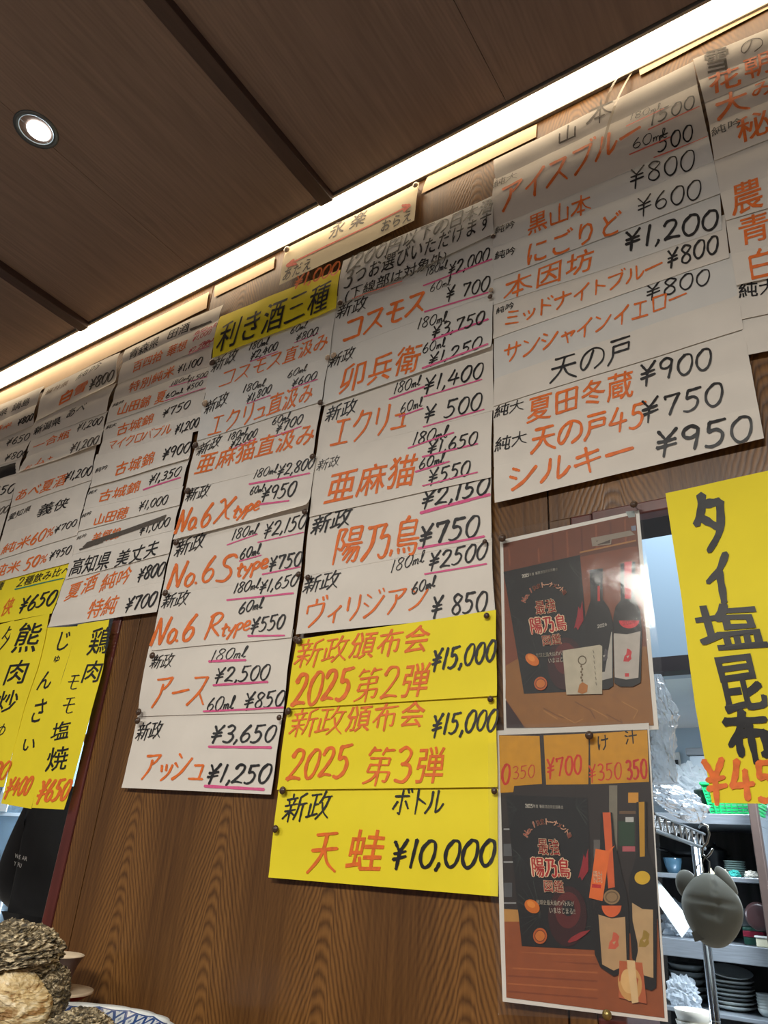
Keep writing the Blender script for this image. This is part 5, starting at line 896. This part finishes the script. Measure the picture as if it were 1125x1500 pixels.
# third shelf
P = at(986, 1345, SY + .08); b = MB(); b.add([(P.x - .08, SY + .02, tops[2] + .17), (P.x - .03, SY + .02, tops[2] + .18), (P.x + .08, SY + .01, tops[2] + .05), (P.x + .04, SY + .01, tops[2] + .003), (P.x - .08, SY + .024, tops[2] + .17), (P.x - .03, SY + .024, tops[2] + .18), (P.x + .08, SY + .014, tops[2] + .05), (P.x + .04, SY + .014, tops[2] + .003)],
    [(0, 3, 2, 1), (4, 5, 6, 7), (0, 1, 5, 4), (2, 3, 7, 6), (1, 2, 6, 5), (0, 4, 7, 3)]); tag(b.build('carton_flap', WHC), 'white cardboard sheet leaning on the third shelf beside the photo', 'cardboard')
BAG = bpy.data.materials.new('clear_bag_film'); BAG.use_nodes = True
def filmnodes(m, tint, op, bumpscale, strength, dist=.004, rg=.3):
    n = m.node_tree.nodes; L = m.node_tree.links; n.clear()
    out = n.new('ShaderNodeOutputMaterial'); mix = n.new('ShaderNodeMixShader'); tr = n.new('ShaderNodeBsdfTransparent'); add = n.new('ShaderNodeMixShader'); gl = n.new('ShaderNodeBsdfGlossy'); df = n.new('ShaderNodeBsdfDiffuse'); tl = n.new('ShaderNodeBsdfTranslucent'); dm = n.new('ShaderNodeMixShader')
    gl.inputs['Roughness'].default_value = rg; df.inputs[0].default_value = lin(tint); tl.inputs[0].default_value = lin(tint)
    nz = n.new('ShaderNodeTexNoise'); nz.inputs['Scale'].default_value = bumpscale; nz.inputs['Detail'].default_value = 5; tc = n.new('ShaderNodeTexCoord'); L.new(tc.outputs['Object'], nz.inputs[0])
    bp = n.new('ShaderNodeBump'); bp.inputs['Strength'].default_value = strength; bp.inputs['Distance'].default_value = dist; L.new(nz.outputs[0], bp.inputs['Height'])
    for q in (gl, df): L.new(bp.outputs[0], q.inputs['Normal'])
    fr_ = n.new('ShaderNodeFresnel'); fr_.inputs[0].default_value = 1.3; L.new(bp.outputs[0], fr_.inputs['Normal'])
    dm.inputs[0].default_value = .5; L.new(df.outputs[0], dm.inputs[1]); L.new(tl.outputs[0], dm.inputs[2])
    mix.inputs[0].default_value = op; L.new(tr.outputs[0], mix.inputs[1]); L.new(dm.outputs[0], mix.inputs[2])
    L.new(fr_.outputs[0], add.inputs[0]); L.new(mix.outputs[0], add.inputs[1]); L.new(gl.outputs[0], add.inputs[2]); L.new(add.outputs[0], out.inputs[0])
filmnodes(BAG, (222, 232, 240), .62, 60, .8)
filmnodes(LAM, (255, 255, 255), .01, 9, .35, .003, .10)
LAM.node_tree.nodes['Fresnel'].inputs[0].default_value = 1.35
WBAG = bpy.data.materials.new('milky_bag_film'); WBAG.use_nodes = True; filmnodes(WBAG, (222, 228, 232), .85, 50, .9)
P = at(1000, 1370, SY + .06); blob('plastic_bag', 'small crumpled clear bag on the third shelf under the leaning cardboard', 'bag', (P.x - .01, SY + .15, tops[2] + .045), .075, .06, .06, BAG, 3.1, .4, 3, flatb=.044)
P = at(1000, 1455, SY); blob('plastic_bag', 'clear bag of pale pieces in front of the left bowl stack', 'bag', (at(997, 1465, SY).x, SY + .035, tops[3] + .036), .05, .024, .05, BAG, 5.5, .4, 3, flatb=.035)
bx = MB(); a_, c_ = at(1091, 1388, SY + .06), at(1121, 1388, SY + .06); hh = pxm(1100, 1380, SY) * 25
gb = empty('green_box', 'dark green box with a crimson band at the right end of the third shelf', 'box', (0, 0, 0))
b = MB(); b.box(a_.x, c_.x, SY + .06, SY + .22, tops[2] + .0005, tops[2] + hh * .45); b.build('box_body', mat('dark_green_plastic', (24, 74, 60), .4), gb, bevel=.003)
b = MB(); b.box(a_.x, c_.x, SY + .058, SY + .22, tops[2] + hh * .455, tops[2] + hh * .8); b.build('crimson_band', mat('crimson', (146, 30, 56), .4), gb, bevel=.002)
b = MB(); b.box(a_.x, c_.x, SY + .06, SY + .22, tops[2] + hh * .805, tops[2] + hh); b.build('box_lid', MATS['dark_green_plastic'], gb, bevel=.003)
tbx = empty('white_tub', 'white tub with yellow contents at the right edge of the third shelf', 'tub', (0, 0, 0)); a_, c_ = at(1109, 1388, SY + .01), at(1129, 1388, SY + .01)
b = MB(); b.box(a_.x, c_.x, SY + .005, SY + .05, tops[2] + .0005, tops[2] + hh * .5); b.build('tub_body', mat('cream_plastic', (222, 218, 190), .4, var=.1), tbx, bevel=.003)
b = MB(); b.box(a_.x - .003, c_.x + .003, SY + .002, SY + .053, tops[2] + hh * .505, tops[2] + hh * .62); b.build('tub_lid', WHC, tbx, bevel=.002)
cb = MB(); a_ = at(1088, 1375, SY + .12); c_ = at(1122, 1375, SY + .12); cb.box(a_.x, c_.x, SY + .10, SY + .24, tops[2] + hh + .001, tops[2] + hh * 2.1); tag(cb.build('clear_box', mat('smoky_plastic', (110, 116, 118), .2, alpha=.7), bevel=.004), 'smoky clear box standing on the green box', 'box')
b = MB(); b.lathe((0, 0, 0), [(.0001, .0), (.03, .0), (.042, .02), (.042, .03), (.03, .032), (.0001, .03)], 26); o = b.build('dark_dish', mat('brown_lacquer', (60, 40, 40), .3), smooth=True); o.rotation_euler = (math.radians(80), 0, 0); o.location = (at(1114, 1350, SY + .04).x, SY + .045, tops[2] + hh * 1.62); tag(o, 'dark round dish leaning before the smoky clear box', 'dish')
# top shelf: green basket, pot, milky bags, grey box
bk = empty('green_basket', 'bright green slotted plastic basket on the top shelf under the yellow strip', 'basket', (0, 0, 0)); GRN = mat('green_plastic', (18, 178, 96), .4, var=.08)
a0, a1 = at(1042, 1192, SY + .02), at(1104, 1192, SY + .02); zt0 = tops[0] + .0005; zt1 = at(1030, 1149, SY + .02).z; n = 9
xA0, xA1, xB0, xB1 = a0.x, a1.x, at(1027, 1149, SY).x, a1.x + .03
b = MB()
for (x0, x1, X0, X1, y0, y1) in ((xA0, xA1, xB0, xB1, SY + .02, SY + .0), ):
    for i in range(n):                      # front rails with slots between
        u0 = i / n; u1 = u0 + .62 / n
        z0, z1 = zt0 + (zt1 - zt0) * u0, zt0 + (zt1 - zt0) * u1
        xa = x0 + (X0 - x0) * u0; xb_ = x1 + (X1 - x1) * u0; b.box(xa, xb_, SY + .02 - .02 * u0, SY + .023 - .02 * u0, z0, z1)
        b.box(xa, xb_, SY + .27, SY + .273, z0, z1); b.box(xa, xa + .003, SY + .02, SY + .27, z0, z1); b.box(xb_ - .003, xb_, SY + .02, SY + .27, z0, z1)
o = b.build('slotted_side', GRN, bk); o['kind'] = 'stuff'
for i in range(9):
    u = i / 8; b = MB(); b.tube([(xA0 + (xA1 - xA0) * u, SY + .0185, zt0), (xB0 + (xB1 - xB0) * u, SY - .002, zt1)], .0022, 6); b.build('rib', GRN, bk)
b = MB(); b.tube([(xB0, SY - .004, zt1), (xB1, SY - .004, zt1), (xB1, SY + .28, zt1), (xB0, SY + .28, zt1), (xB0, SY - .004, zt1)], .006, 8); b.build('rim', GRN, bk)
b = MB(); b.box(xA0, xA1, SY + .02, SY + .27, zt0, zt0 + .003); b.build('bottom', GRN, bk)
P = at(1022, 1190, SY + .1); k = pxm(1022, 1190, SY + .1); b = MB(); b.lathe((0, 0, 0), [(.0001, 0), (8 * k, 0), (9 * k, 34 * k), (9.6 * k, 35 * k), (9 * k, 37 * k), (.0001, 38 * k)], 24); o = b.build('dark_jar', mat('dark_green_tin', (28, 48, 40), .3), smooth=True); o.location = (xB0 - 11 * k, SY + .1, tops[0] + .0005); tag(o, 'dark green jar left of the green basket', 'jar')
gx = MB(); a_, c_ = at(1009, 1106, 2.5), at(1050, 1106, 2.5); gx.box(a_.x, c_.x, 2.5, 2.7, at(1009, 1172, 2.5).z, at(1009, 1107, 2.5).z); g_ = gx.build('storage_crate', mat('pale_crate', (178, 188, 196), .5, var=.1), bevel=.006); tag(g_, 'pale crate with grey lid against the kitchen wall', 'crate')
b = MB(); b.box(a_.x - .01, c_.x + .01, 2.49, 2.71, at(1009, 1107, 2.5).z + .0005, at(1009, 1096, 2.5).z); b.build('crate_lid', mat('grey_plastic', (112, 116, 120), .5), g_, bevel=.004)
ds = MB(); ds.box(a_.x - .3, c_.x + .5, 2.46, 2.8, at(1009, 1172, 2.5).z - .03, at(1009, 1172, 2.5).z - .0005); ds = ds.build('rear_shelf', STEEL); tag(ds, 'steel rear shelf carrying the pale crate', 'shelf')
b = MB(); b.box(a_.x - .28, a_.x - .24, 2.48, 2.78, 0, at(1009, 1172, 2.5).z - .031); b.build('side_post', STEEL, ds); b = MB(); b.box(c_.x + .44, c_.x + .48, 2.48, 2.78, 0, at(1009, 1172, 2.5).z - .031); b.build('side_post', STEEL, ds)
P = at(1011, 1150, 2.40); blob('plastic_bag', 'knotted milky bag on the shelf before the pale crate', 'bag', (P.x, 2.33, at(1009, 1172, 2.5).z + .03), .09, .06, .085, WBAG, 8.2, .35, 2.5)
sw = at(992, 1122, 3.29); b = MB(); b.box(sw.x - .02, sw.x + .02, 3.285, 3.2995, sw.z - .07, sw.z + .07); sw_ = b.build('wall_switch', WHC, bevel=.003); tag(sw_, 'white switch plate with a black rocker on the far kitchen wall', 'switch')
b = MB(); b.box(sw.x - .009, sw.x + .009, 3.278, 3.2848, sw.z - .04, sw.z + .03); b.build('rocker', BLK, sw_)
# wire rack, pole, hook, pot holder, big bag
RX = at(1037, 1400, .61); rk = empty('wire_rack', 'chrome wire rack on a grooved pole beside the lower laminated photo', 'rack', (0, 0, 0)); kp = pxm(1040, 1400, .61)
b = MB(); zz0, zz1 = .15, at(1030, 1228, .61).z; b.tube([(RX.x, .61, zz0), (RX.x, .61, zz1)], 7 * kp, 20); b.build('pole', CHROME, rk, smooth=True)
for i in range(34):
    z = zz0 + .035 + i * .0262
    if z > zz1 - .01: break
    b = MB(); b.lathe((RX.x, .61, z), [(7 * kp, -.0008), (7.3 * kp, 0), (7 * kp, .0008)], 20); b.build('groove_ring', STEEL, rk)
e0, e1 = at(958, 1192, .24), at(1032, 1222, .60); f0, f1 = at(958, 1216, .24), at(1032, 1243, .60); WIRE = mat('wire_steel', (150, 154, 156), .3, metal=.8)
for A_, B_, r_ in ((e0, e1, .0022), (f0, f1, .0034)): b = MB(); b.tube([A_, B_], r_, 8); b.build('rack_rail', WIRE, rk)
pts = []
for i in range(17): t = i / 16; pts.append((e0 if i % 2 else f0).lerp(e1 if i % 2 else f1, t))
b = MB(); b.tube(pts, .0017, 6); b.build('zigzag_wire', WIRE, rk)
for i in range(12):
    t = (i + .5) / 12; A_ = e0.lerp(e1, t); b = MB(); b.tube([A_, A_ + Vector((-.42, .0, .0))], .0014, 6); b.build('shelf_wire', WIRE, rk)
b = MB(); b.tube([e0 + Vector((-.42, 0, 0)), e1 + Vector((-.42, 0, 0))], .0022, 8); b.build('rack_rail', WIRE, rk)
b = MB(); q_ = e1 + Vector((-.42, 0, 0)); b.tube([(q_.x, q_.y, .15), (q_.x, q_.y, q_.z + .02)], 7 * kp, 16); b.build('pole', CHROME, rk, smooth=True)
YB = .545; kb_ = pxm(1040, 1330, YB); HK = mat('hook_steel', (150, 148, 142), .2, metal=1)
H = lambda x, y, d=0: at(x, y, YB + d)
b = MB(); b.tube([H(1024, 1212, .02), H(1028, 1207), H(1036, 1210), H(1039, 1222), H(1036, 1234), H(1029, 1242), H(1029, 1252), H(1035, 1256), H(1041, 1250), H(1044, 1243)], .0021, 8); tag(b.build('s_hook', HK, smooth=True), 'steel S hook hanging from the wire rack', 'hook')
ph = empty('pot_holder', 'dark grey rubbery pot holder with two round ears hanging from the S hook', 'pot holder', at(1043, 1333, YB)); DG = mat('dark_grey_silicone', (128, 130, 120), .7, var=.12, vscale=30)
def ellipsoid(b, c, rx, ry, rz, rot=0, nu=36, nv=20, fn=None):
    vs = []; fs = []; cr, sr = math.cos(rot), math.sin(rot)
    for i in range(nv + 1):
        p_ = math.pi * i / nv
        for q in range(nu):
            t = 2 * math.pi * q / nu; x, y, z = math.cos(t) * math.sin(p_), math.sin(t) * math.sin(p_), math.cos(p_)
            if fn: x, y, z = fn(x, y, z)
            X_, Z_ = x * rx, z * rz; vs.append((c[0] + X_ * cr - Z_ * sr, c[1] + y * ry, c[2] + X_ * sr + Z_ * cr))
    for i in range(nv):
        for q in range(nu): q2 = (q + 1) % nu; fs.append((i * nu + q, (i + 1) * nu + q, (i + 1) * nu + q2, i * nu + q2))
    b.add(vs, fs)
def face(x, y, z):
    if y < 0:
        y *= 1 - .10 * math.exp(-((z - .25) / .06) ** 2) - .12 * math.exp(-(((x - .05) / .35) ** 2 + ((z + .05) / .12) ** 2)) + .05 * math.exp(-((x / .4) ** 2 + ((z + .35) / .2) ** 2))
        if abs(x - .28 - z * -.15) < .04 and z > -.3: y *= .88
    x *= 1 + .06 * math.sin(z * 3 + 1); return x, y, z
b = MB(); ellipsoid(b, (0, 0, 0), 42 * kb_, .022, 51 * kb_, -.08, 64, 40, face); b.build('pad', DG, ph, smooth=True)
b = MB(); ellipsoid(b, (-34 * kb_, .004, 33 * kb_), 17 * kb_, .008, 21 * kb_, .1); b.build('ear', DG, ph, smooth=True)
b = MB(); ellipsoid(b, (25 * kb_, .002, 40 * kb_), 11 * kb_, .008, 24 * kb_, .5); b.build('ear', DG, ph, smooth=True)
b = MB(); P0 = ph.location; lp = [H(1022, 1300) - P0, H(1018, 1284) - P0, H(1021, 1268) - P0, H(1028, 1262) - P0, H(1030, 1276) - P0, H(1028, 1298) - P0]; b.tube([Vector(q) for q in lp], .0014, 6); b.build('hanging_loop', mat('grey_cord', (130, 128, 120), .8), ph)
b = MB(); b.tube([H(1029, 1262) - P0, H(1033, 1256) - P0, H(1039, 1262) - P0, H(1040, 1296) - P0], .0014, 6); b.build('hanging_loop', MATS['grey_cord'], ph)
b = MB(); t0 = H(1018, 1380, -.012) - P0; b.add([t0, t0 + Vector((.017, 0, .006)), t0 + Vector((.012, 0, .02)), t0 + Vector((-.004, 0, .014))], [(0, 1, 2, 3)]); b.build('care_tag', mat('tag_cloth', (120, 122, 114), .7), ph)
# big hanging bag: a crumpled sack running down beside the upper photo and over the rack
def sack(name, label, path, y, m, seed):
    b = MB(); vs = []; fs = []; nu = 44; P_ = []
    for (x0, y0_, r0), (x1, y1_, r1) in zip(path, path[1:]):
        for j in range(8): t = j / 8; P_.append((x0 + (x1 - x0) * t, y0_ + (y1_ - y0_) * t, r0 + (r1 - r0) * t))
    P_.append(path[-1])
    for i, (px, py, r) in enumerate(P_):
        c = at(px, py, y); kk = pxm(px, py, y)
        for q in range(nu):
            t = 2 * math.pi * q / nu; n_ = 1 + .55 * (abs(noise.noise(Vector((math.cos(t) * 1.6, math.sin(t) * 1.6, i * .16 + seed)))) - .12) + .3 * abs(noise.noise(Vector((math.cos(t) * 4, math.sin(t) * 4, i * .4 + seed))))
            vs.append((c.x + r * kk * math.cos(t) * n_, c.y + r * kk * .7 * math.sin(t) * n_, c.z))
    for i in range(len(P_) - 1):
        for q in range(nu): q2 = (q + 1) % nu; fs.append((i * nu + q, i * nu + q2, (i + 1) * nu + q2, (i + 1) * nu + q))
    fs += [tuple(range(nu)), tuple(range((len(P_) - 1) * nu, len(P_) * nu))[::-1]]
    b.add(vs, fs); return tag(b.build(name, m, smooth=False), label, 'bag')
sack('plastic_bag', 'large crumpled clear bag hanging between the upper photo and the yellow strip', [(962, 988, 5), (966, 1020, 15), (970, 1050, 20), (968, 1085, 18), (968, 1120, 18), (970, 1148, 20)], .26, BAG, 2.0)
sack('plastic_bag', 'bulging clear bag lying over the wire rack above the S hook', [(975, 1150, 12), (985, 1162, 26), (1000, 1180, 28), (1010, 1196, 20), (1016, 1206, 6)], .42, BAG, 6.0)
# ------------------------------------------------------------------ left hatch: cabinet and person
gc = empty('glass_cabinet', 'white framed glass door cabinet shining pale blue at the far left', 'cabinet', (0, 0, 0)); YG = 1.6
A_, B_ = at(-60, 1120, YG), at(60, 1290, YG); xw0, xw1 = A_.x, at(110, 1250, YG).x; z0, z1 = B_.z - .3, A_.z + .3; WF = mat('white_enamel', (214, 228, 238), .3)
b = MB(); b.box(xw0 - .1, xw1 + .1, YG + .45, YG + .5, z0 - .5, z1 + .1); b.build('back_panel', WF, gc)
b = MB(); b.box(xw0 - .1, xw1 + .1, YG + .02, YG + .449, z1 + .02, z1 + .1); b.build('top_panel', WF, gc); b = MB(); b.box(xw0 - .1, xw1 + .1, YG + .02, YG + .449, z0 - .5, z0 - .02); b.build('base_panel', WF, gc)
GLS = bpy.data.materials.new('cabinet_glass'); GLS.use_nodes = True; filmnodes(GLS, (190, 220, 238), .30, 3, .1)
vx = [xw0, at(-5, 1190, YG).x, at(36, 1190, YG).x, xw1]; vz = [z1, at(20, 1193, YG).z, z0]
for x in vx: b = MB(); b.box(x - .008, x + .008, YG, YG + .02, z0, z1); b.build('frame_bar', WF, gc)
for z in vz: b = MB(); b.box(xw0, xw1, YG - .001, YG + .021, z - .008, z + .008); b.build('frame_bar', WF, gc)
for i in range(3):
    for j in range(2): b = MB(); b.box(vx[i] + .009, vx[i + 1] - .009, YG + .006, YG + .010, vz[j + 1] + .009, vz[j] - .009); b.build('glass_pane', GLS, gc)
for i, (px, py, rp, hp, c) in enumerate(((6, 1250, 10, 46, (120, 140, 150)), (34, 1235, 9, 30, (150, 160, 160)), (-22, 1248, 10, 36, (90, 110, 120)))):
    kk = pxm(px, py, YG + .2); P = at(px, py, YG + .2); b = MB(); b.lathe((0, 0, 0), [(.0001, 0), (rp * kk, 0), (rp * kk, hp * .7 * kk), (rp * .4 * kk, hp * .85 * kk), (rp * .4 * kk, hp * kk), (.0001, hp * kk)], 20); o = b.build('glass_jar', mat('jar_%d' % i, c, .2), smooth=True); o.location = (P.x, YG + .2, at(6, 1250, YG + .2).z)
    tag(o, ('tall blue grey jar', 'small pale jar', 'dark grey jar')[i] + ' inside the glass cabinet', 'jar', 'jars in the glass cabinet')
b = MB(); zj = at(6, 1250, YG + .2).z; b.box(xw0, xw1, YG + .03, YG + .44, zj - .012, zj - .0005); b.build('inner_shelf', WF, gc)
pn = MB(); a_, c_ = at(-10, 1188, YG - .02), at(13, 1160, YG - .02); pn.box(a_.x, c_.x, YG - .006, YG - .0015, a_.z, c_.z); tag(pn.build('notice_card', WHC), 'small white card stuck on the glass cabinet', 'card')
# person in a black jacket, back to the hatch, working to the left
NX, NY = at(128, 1290, .52).x, .52; TH = math.radians(35)        # torso turned
def pj(u, v, z): return Vector((NX + u * math.cos(TH) - v * math.sin(TH), NY + u * math.sin(TH) + v * math.cos(TH), z))
def skin(name, m, J, E_, parent=None, sub=2, root=0):
    names = list(J); me = bpy.data.meshes.new(name); me.from_pydata([J[n_][0] for n_ in names], [(names.index(a), names.index(c)) for a, c in E_], [])
    o = bpy.data.objects.new(name, me); COL.objects.link(o); me.materials.append(m)
    sk = o.modifiers.new('skin', 'SKIN'); sk.use_smooth_shade = True
    for i, n_ in enumerate(names):
        r = J[n_][1]; r = r if isinstance(r, tuple) else (r, r); me.skin_vertices[0].data[i].radius = r
    me.skin_vertices[0].data[root].use_root = True
    s_ = o.modifiers.new('sub', 'SUBSURF'); s_.levels = s_.render_levels = sub
    if parent: o.parent = parent
    return o
SKIN = mat('skin', (206, 160, 130), .5, var=.06); JK = mat('black_jacket_cloth', (17, 18, 22), .75, var=.3, vscale=30, bump=.3, bscale=18); HAIR = mat('black_hair', (22, 18, 16), .5); TRO = mat('dark_trousers', (24, 26, 32), .8)
J = {'pelvis': (pj(0, 0, .92), (.15, .11)), 'waist': (pj(0, 0, 1.05), (.135, .10)), 'chest': (pj(0, 0, 1.25), (.16, .11)), 'neckb': (pj(0, 0, 1.38), (.07, .065)), 'neck': (pj(0, -.01, 1.43), .052), 'chin': (pj(0, .02, 1.49), (.062, .072)), 'head': (pj(0, .02, 1.56), (.078, .094)), 'crown': (pj(0, .01, 1.625), (.06, .07))}
E_ = [('pelvis', 'waist'), ('waist', 'chest'), ('chest', 'neckb'), ('neckb', 'neck'), ('neck', 'chin'), ('chin', 'head'), ('head', 'crown')]
for s_, n_ in ((-1, 'l'), (1, 'r')):
    J['sh' + n_] = (pj(s_ * .17, 0, 1.345), .055); J['el' + n_] = (pj(s_ * .25, .10, 1.12), .040); J['wr' + n_] = (pj(s_ * .19, .33, 1.08), .027); J['hd' + n_] = (pj(s_ * .17, .40, 1.07), (.036, .018))
    J['hp' + n_] = (pj(s_ * .09, 0, .86), .09); J['kn' + n_] = (pj(s_ * .10, .01, .48), .058); J['an' + n_] = (pj(s_ * .10, -.01, .09), .038); J['to' + n_] = (pj(s_ * .11, .12, .04), (.035, .03))
    E_ += [('chest', 'sh' + n_), ('sh' + n_, 'el' + n_), ('el' + n_, 'wr' + n_), ('wr' + n_, 'hd' + n_), ('pelvis', 'hp' + n_), ('hp' + n_, 'kn' + n_), ('kn' + n_, 'an' + n_), ('an' + n_, 'to' + n_)]
per = empty('person', 'person in a black jacket with small white lettering, standing behind the left hatch', 'person', (0, 0, 0))
body = skin('body', SKIN, J, E_, per)
def grow(n_, g): r = J[n_][1]; return (r[0] + g, r[1] + g) if isinstance(r, tuple) else (r + g, r + g)
JJ = {n_: (J[n_][0], grow(n_, .020)) for n_ in ('pelvis', 'waist', 'chest', 'neckb', 'shl', 'shr', 'ell', 'elr', 'wrl', 'wrr')}; JJ['hem'] = (pj(0, 0, .84), (.178, .140)); JJ['collar'] = (pj(0, -.01, 1.435), (.070, .070))
jk = skin('jacket', JK, JJ, [('pelvis', 'hem'), ('pelvis', 'waist'), ('waist', 'chest'), ('chest', 'neckb'), ('neckb', 'collar'), ('chest', 'shl'), ('chest', 'shr'), ('shl', 'ell'), ('shr', 'elr'), ('ell', 'wrl'), ('elr', 'wrr')], per)
TT = {n_: (J[n_][0], grow(n_, .018)) for n_ in ('pelvis', 'hpl', 'hpr', 'knl', 'knr', 'anl', 'anr')}; skin('trousers', TRO, TT, [('pelvis', 'hpl'), ('pelvis', 'hpr'), ('hpl', 'knl'), ('hpr', 'knr'), ('knl', 'anl'), ('knr', 'anr')], per)
for s_, n_ in ((-1, 'l'), (1, 'r')):                              # fingers
    b0 = J['hd' + n_][0]; F_ = {'palm': (b0, (.030, .014))}; EE = []
    for q, (off, L_) in enumerate(((-.026, .058), (-.009, .068), (.009, .064), (.026, .050))):
        base = b0 + (pj(off, .035, 0) - pj(0, 0, 0)); mid = b0 + (pj(off * 1.1, .035 + L_ * .55, 0) - pj(0, 0, 0)) + Vector((0, 0, -.006)); tip = b0 + (pj(off * 1.1, .035 + L_ * .9, 0) - pj(0, 0, 0)) + Vector((0, 0, -.026))
        F_['a%d' % q] = (base, .0092); F_['b%d' % q] = (mid, .0085); F_['c%d' % q] = (tip, .0072); EE += [('palm', 'a%d' % q), ('a%d' % q, 'b%d' % q), ('b%d' % q, 'c%d' % q)]
    t1 = b0 + (pj(-s_ * .040, .012, 0) - pj(0, 0, 0)); t2 = b0 + (pj(-s_ * .052, .045, 0) - pj(0, 0, 0)) + Vector((0, 0, -.01)); F_['t1'] = (t1, .011); F_['t2'] = (t2, .009); EE += [('palm', 't1'), ('t1', 't2')]
    skin('hand', SKIN, F_, EE, per, 1)
def hfn(x, y, z):
    return x, y, z
hb = MB(); vs = []; fs = []; nu, nv = 40, 22
hc = pj(0, .012, 1.575)
for i in range(nv + 1):
    p_ = math.pi * .62 * i / nv
    for q in range(nu):
        t = 2 * math.pi * q / nu; fwd = max(0, math.sin(t)); pp = p_ * (1 - .42 * fwd); d = Vector((math.cos(t) * math.sin(pp), math.sin(t) * math.sin(pp), math.cos(pp))); n_ = 1 + .03 * noise.noise(d * 9)
        v_ = pj(d.x * .090 * n_, .010 + d.y * .108 * n_, 0) - pj(0, 0, 0); vs.append(hc + Vector((v_.x, v_.y, d.z * .096 * n_)))
for i in range(nv):
    for q in range(nu): q2 = (q + 1) % nu; fs.append((i * nu + q, (i + 1) * nu + q, (i + 1) * nu + q2, i * nu + q2))
hb.add(vs, fs); hb.build('hair', HAIR, per, smooth=True)
for s_ in (-1, 1):
    b = MB(); c_ = pj(s_ * .032, .108, 1.555); b.lathe((0, 0, 0), [(.0001, -.010), (.008, -.006), (.011, 0), (.008, .006), (.0001, .010)], 12); b.v = [(c_.x + x, c_.y + y, c_.z + z) for x, y, z in b.v]; b.build('eye', WHC, per, smooth=True)
    b = MB(); c_ = pj(s_ * .088, .01, 1.54); ellipsoid(b, c_, .012, .02, .03); b.build('ear', SKIN, per, smooth=True)
b = MB(); c_ = pj(0, .122, 1.53); ellipsoid(b, c_, .013, .016, .024); b.build('nose', SKIN, per, smooth=True)
b = MB(); c_ = pj(0, .098, 1.492); ellipsoid(b, c_, .022, .010, .006); b.build('mouth', mat('lips', (160, 84, 76), .5), per, smooth=True)
for s_ in (-1, 1): b = MB(); c_ = pj(s_ * .105, .06, .035); ellipsoid(b, c_, .05, .13, .034, 0); b.build('shoe', BLK, per, smooth=True)
bpy.context.view_layer.update(); dg = bpy.context.evaluated_depsgraph_get(); je = jk.evaluated_get(dg)
lb = MB(); need(set('WEARYFU'))
for txt, x0, y0_, x1, y1_, h in (('WE AR', 21, 1257, 39, 1262, 6.5), ('Y FU', 20, 1268, 31, 1272, 6.5)):
    x = 0; it = []
    for ch in txt:
        if ch == ' ': x += .4; continue
        if ch == 'R': adv, v_, f_ = .62, *GL['R'][1:]
        else: adv, v_, f_ = GL[ch]
        it.append((x, v_, f_)); x += adv
    for xx, v_, f_ in it:
        out = []
        for gx_, gy_ in v_:
            px = x0 + (x1 - x0) * (xx + gx_) / x + gy_ * h * .25; py = y0_ + (y1_ - y0_) * (xx + gx_) / x - gy_ * h * 1.25
            d = R @ Vector((px - 562.5, 750 - py, -F)); d.normalize(); ok, loc_, nor, _ = je.ray_cast(Vector((0, -D, CZ)), d); out.append(loc_ - d * .0015 if ok else at(px, py, .35))
        lb.add(out, f_)
lb.build('white_lettering', INKS['w'], per)
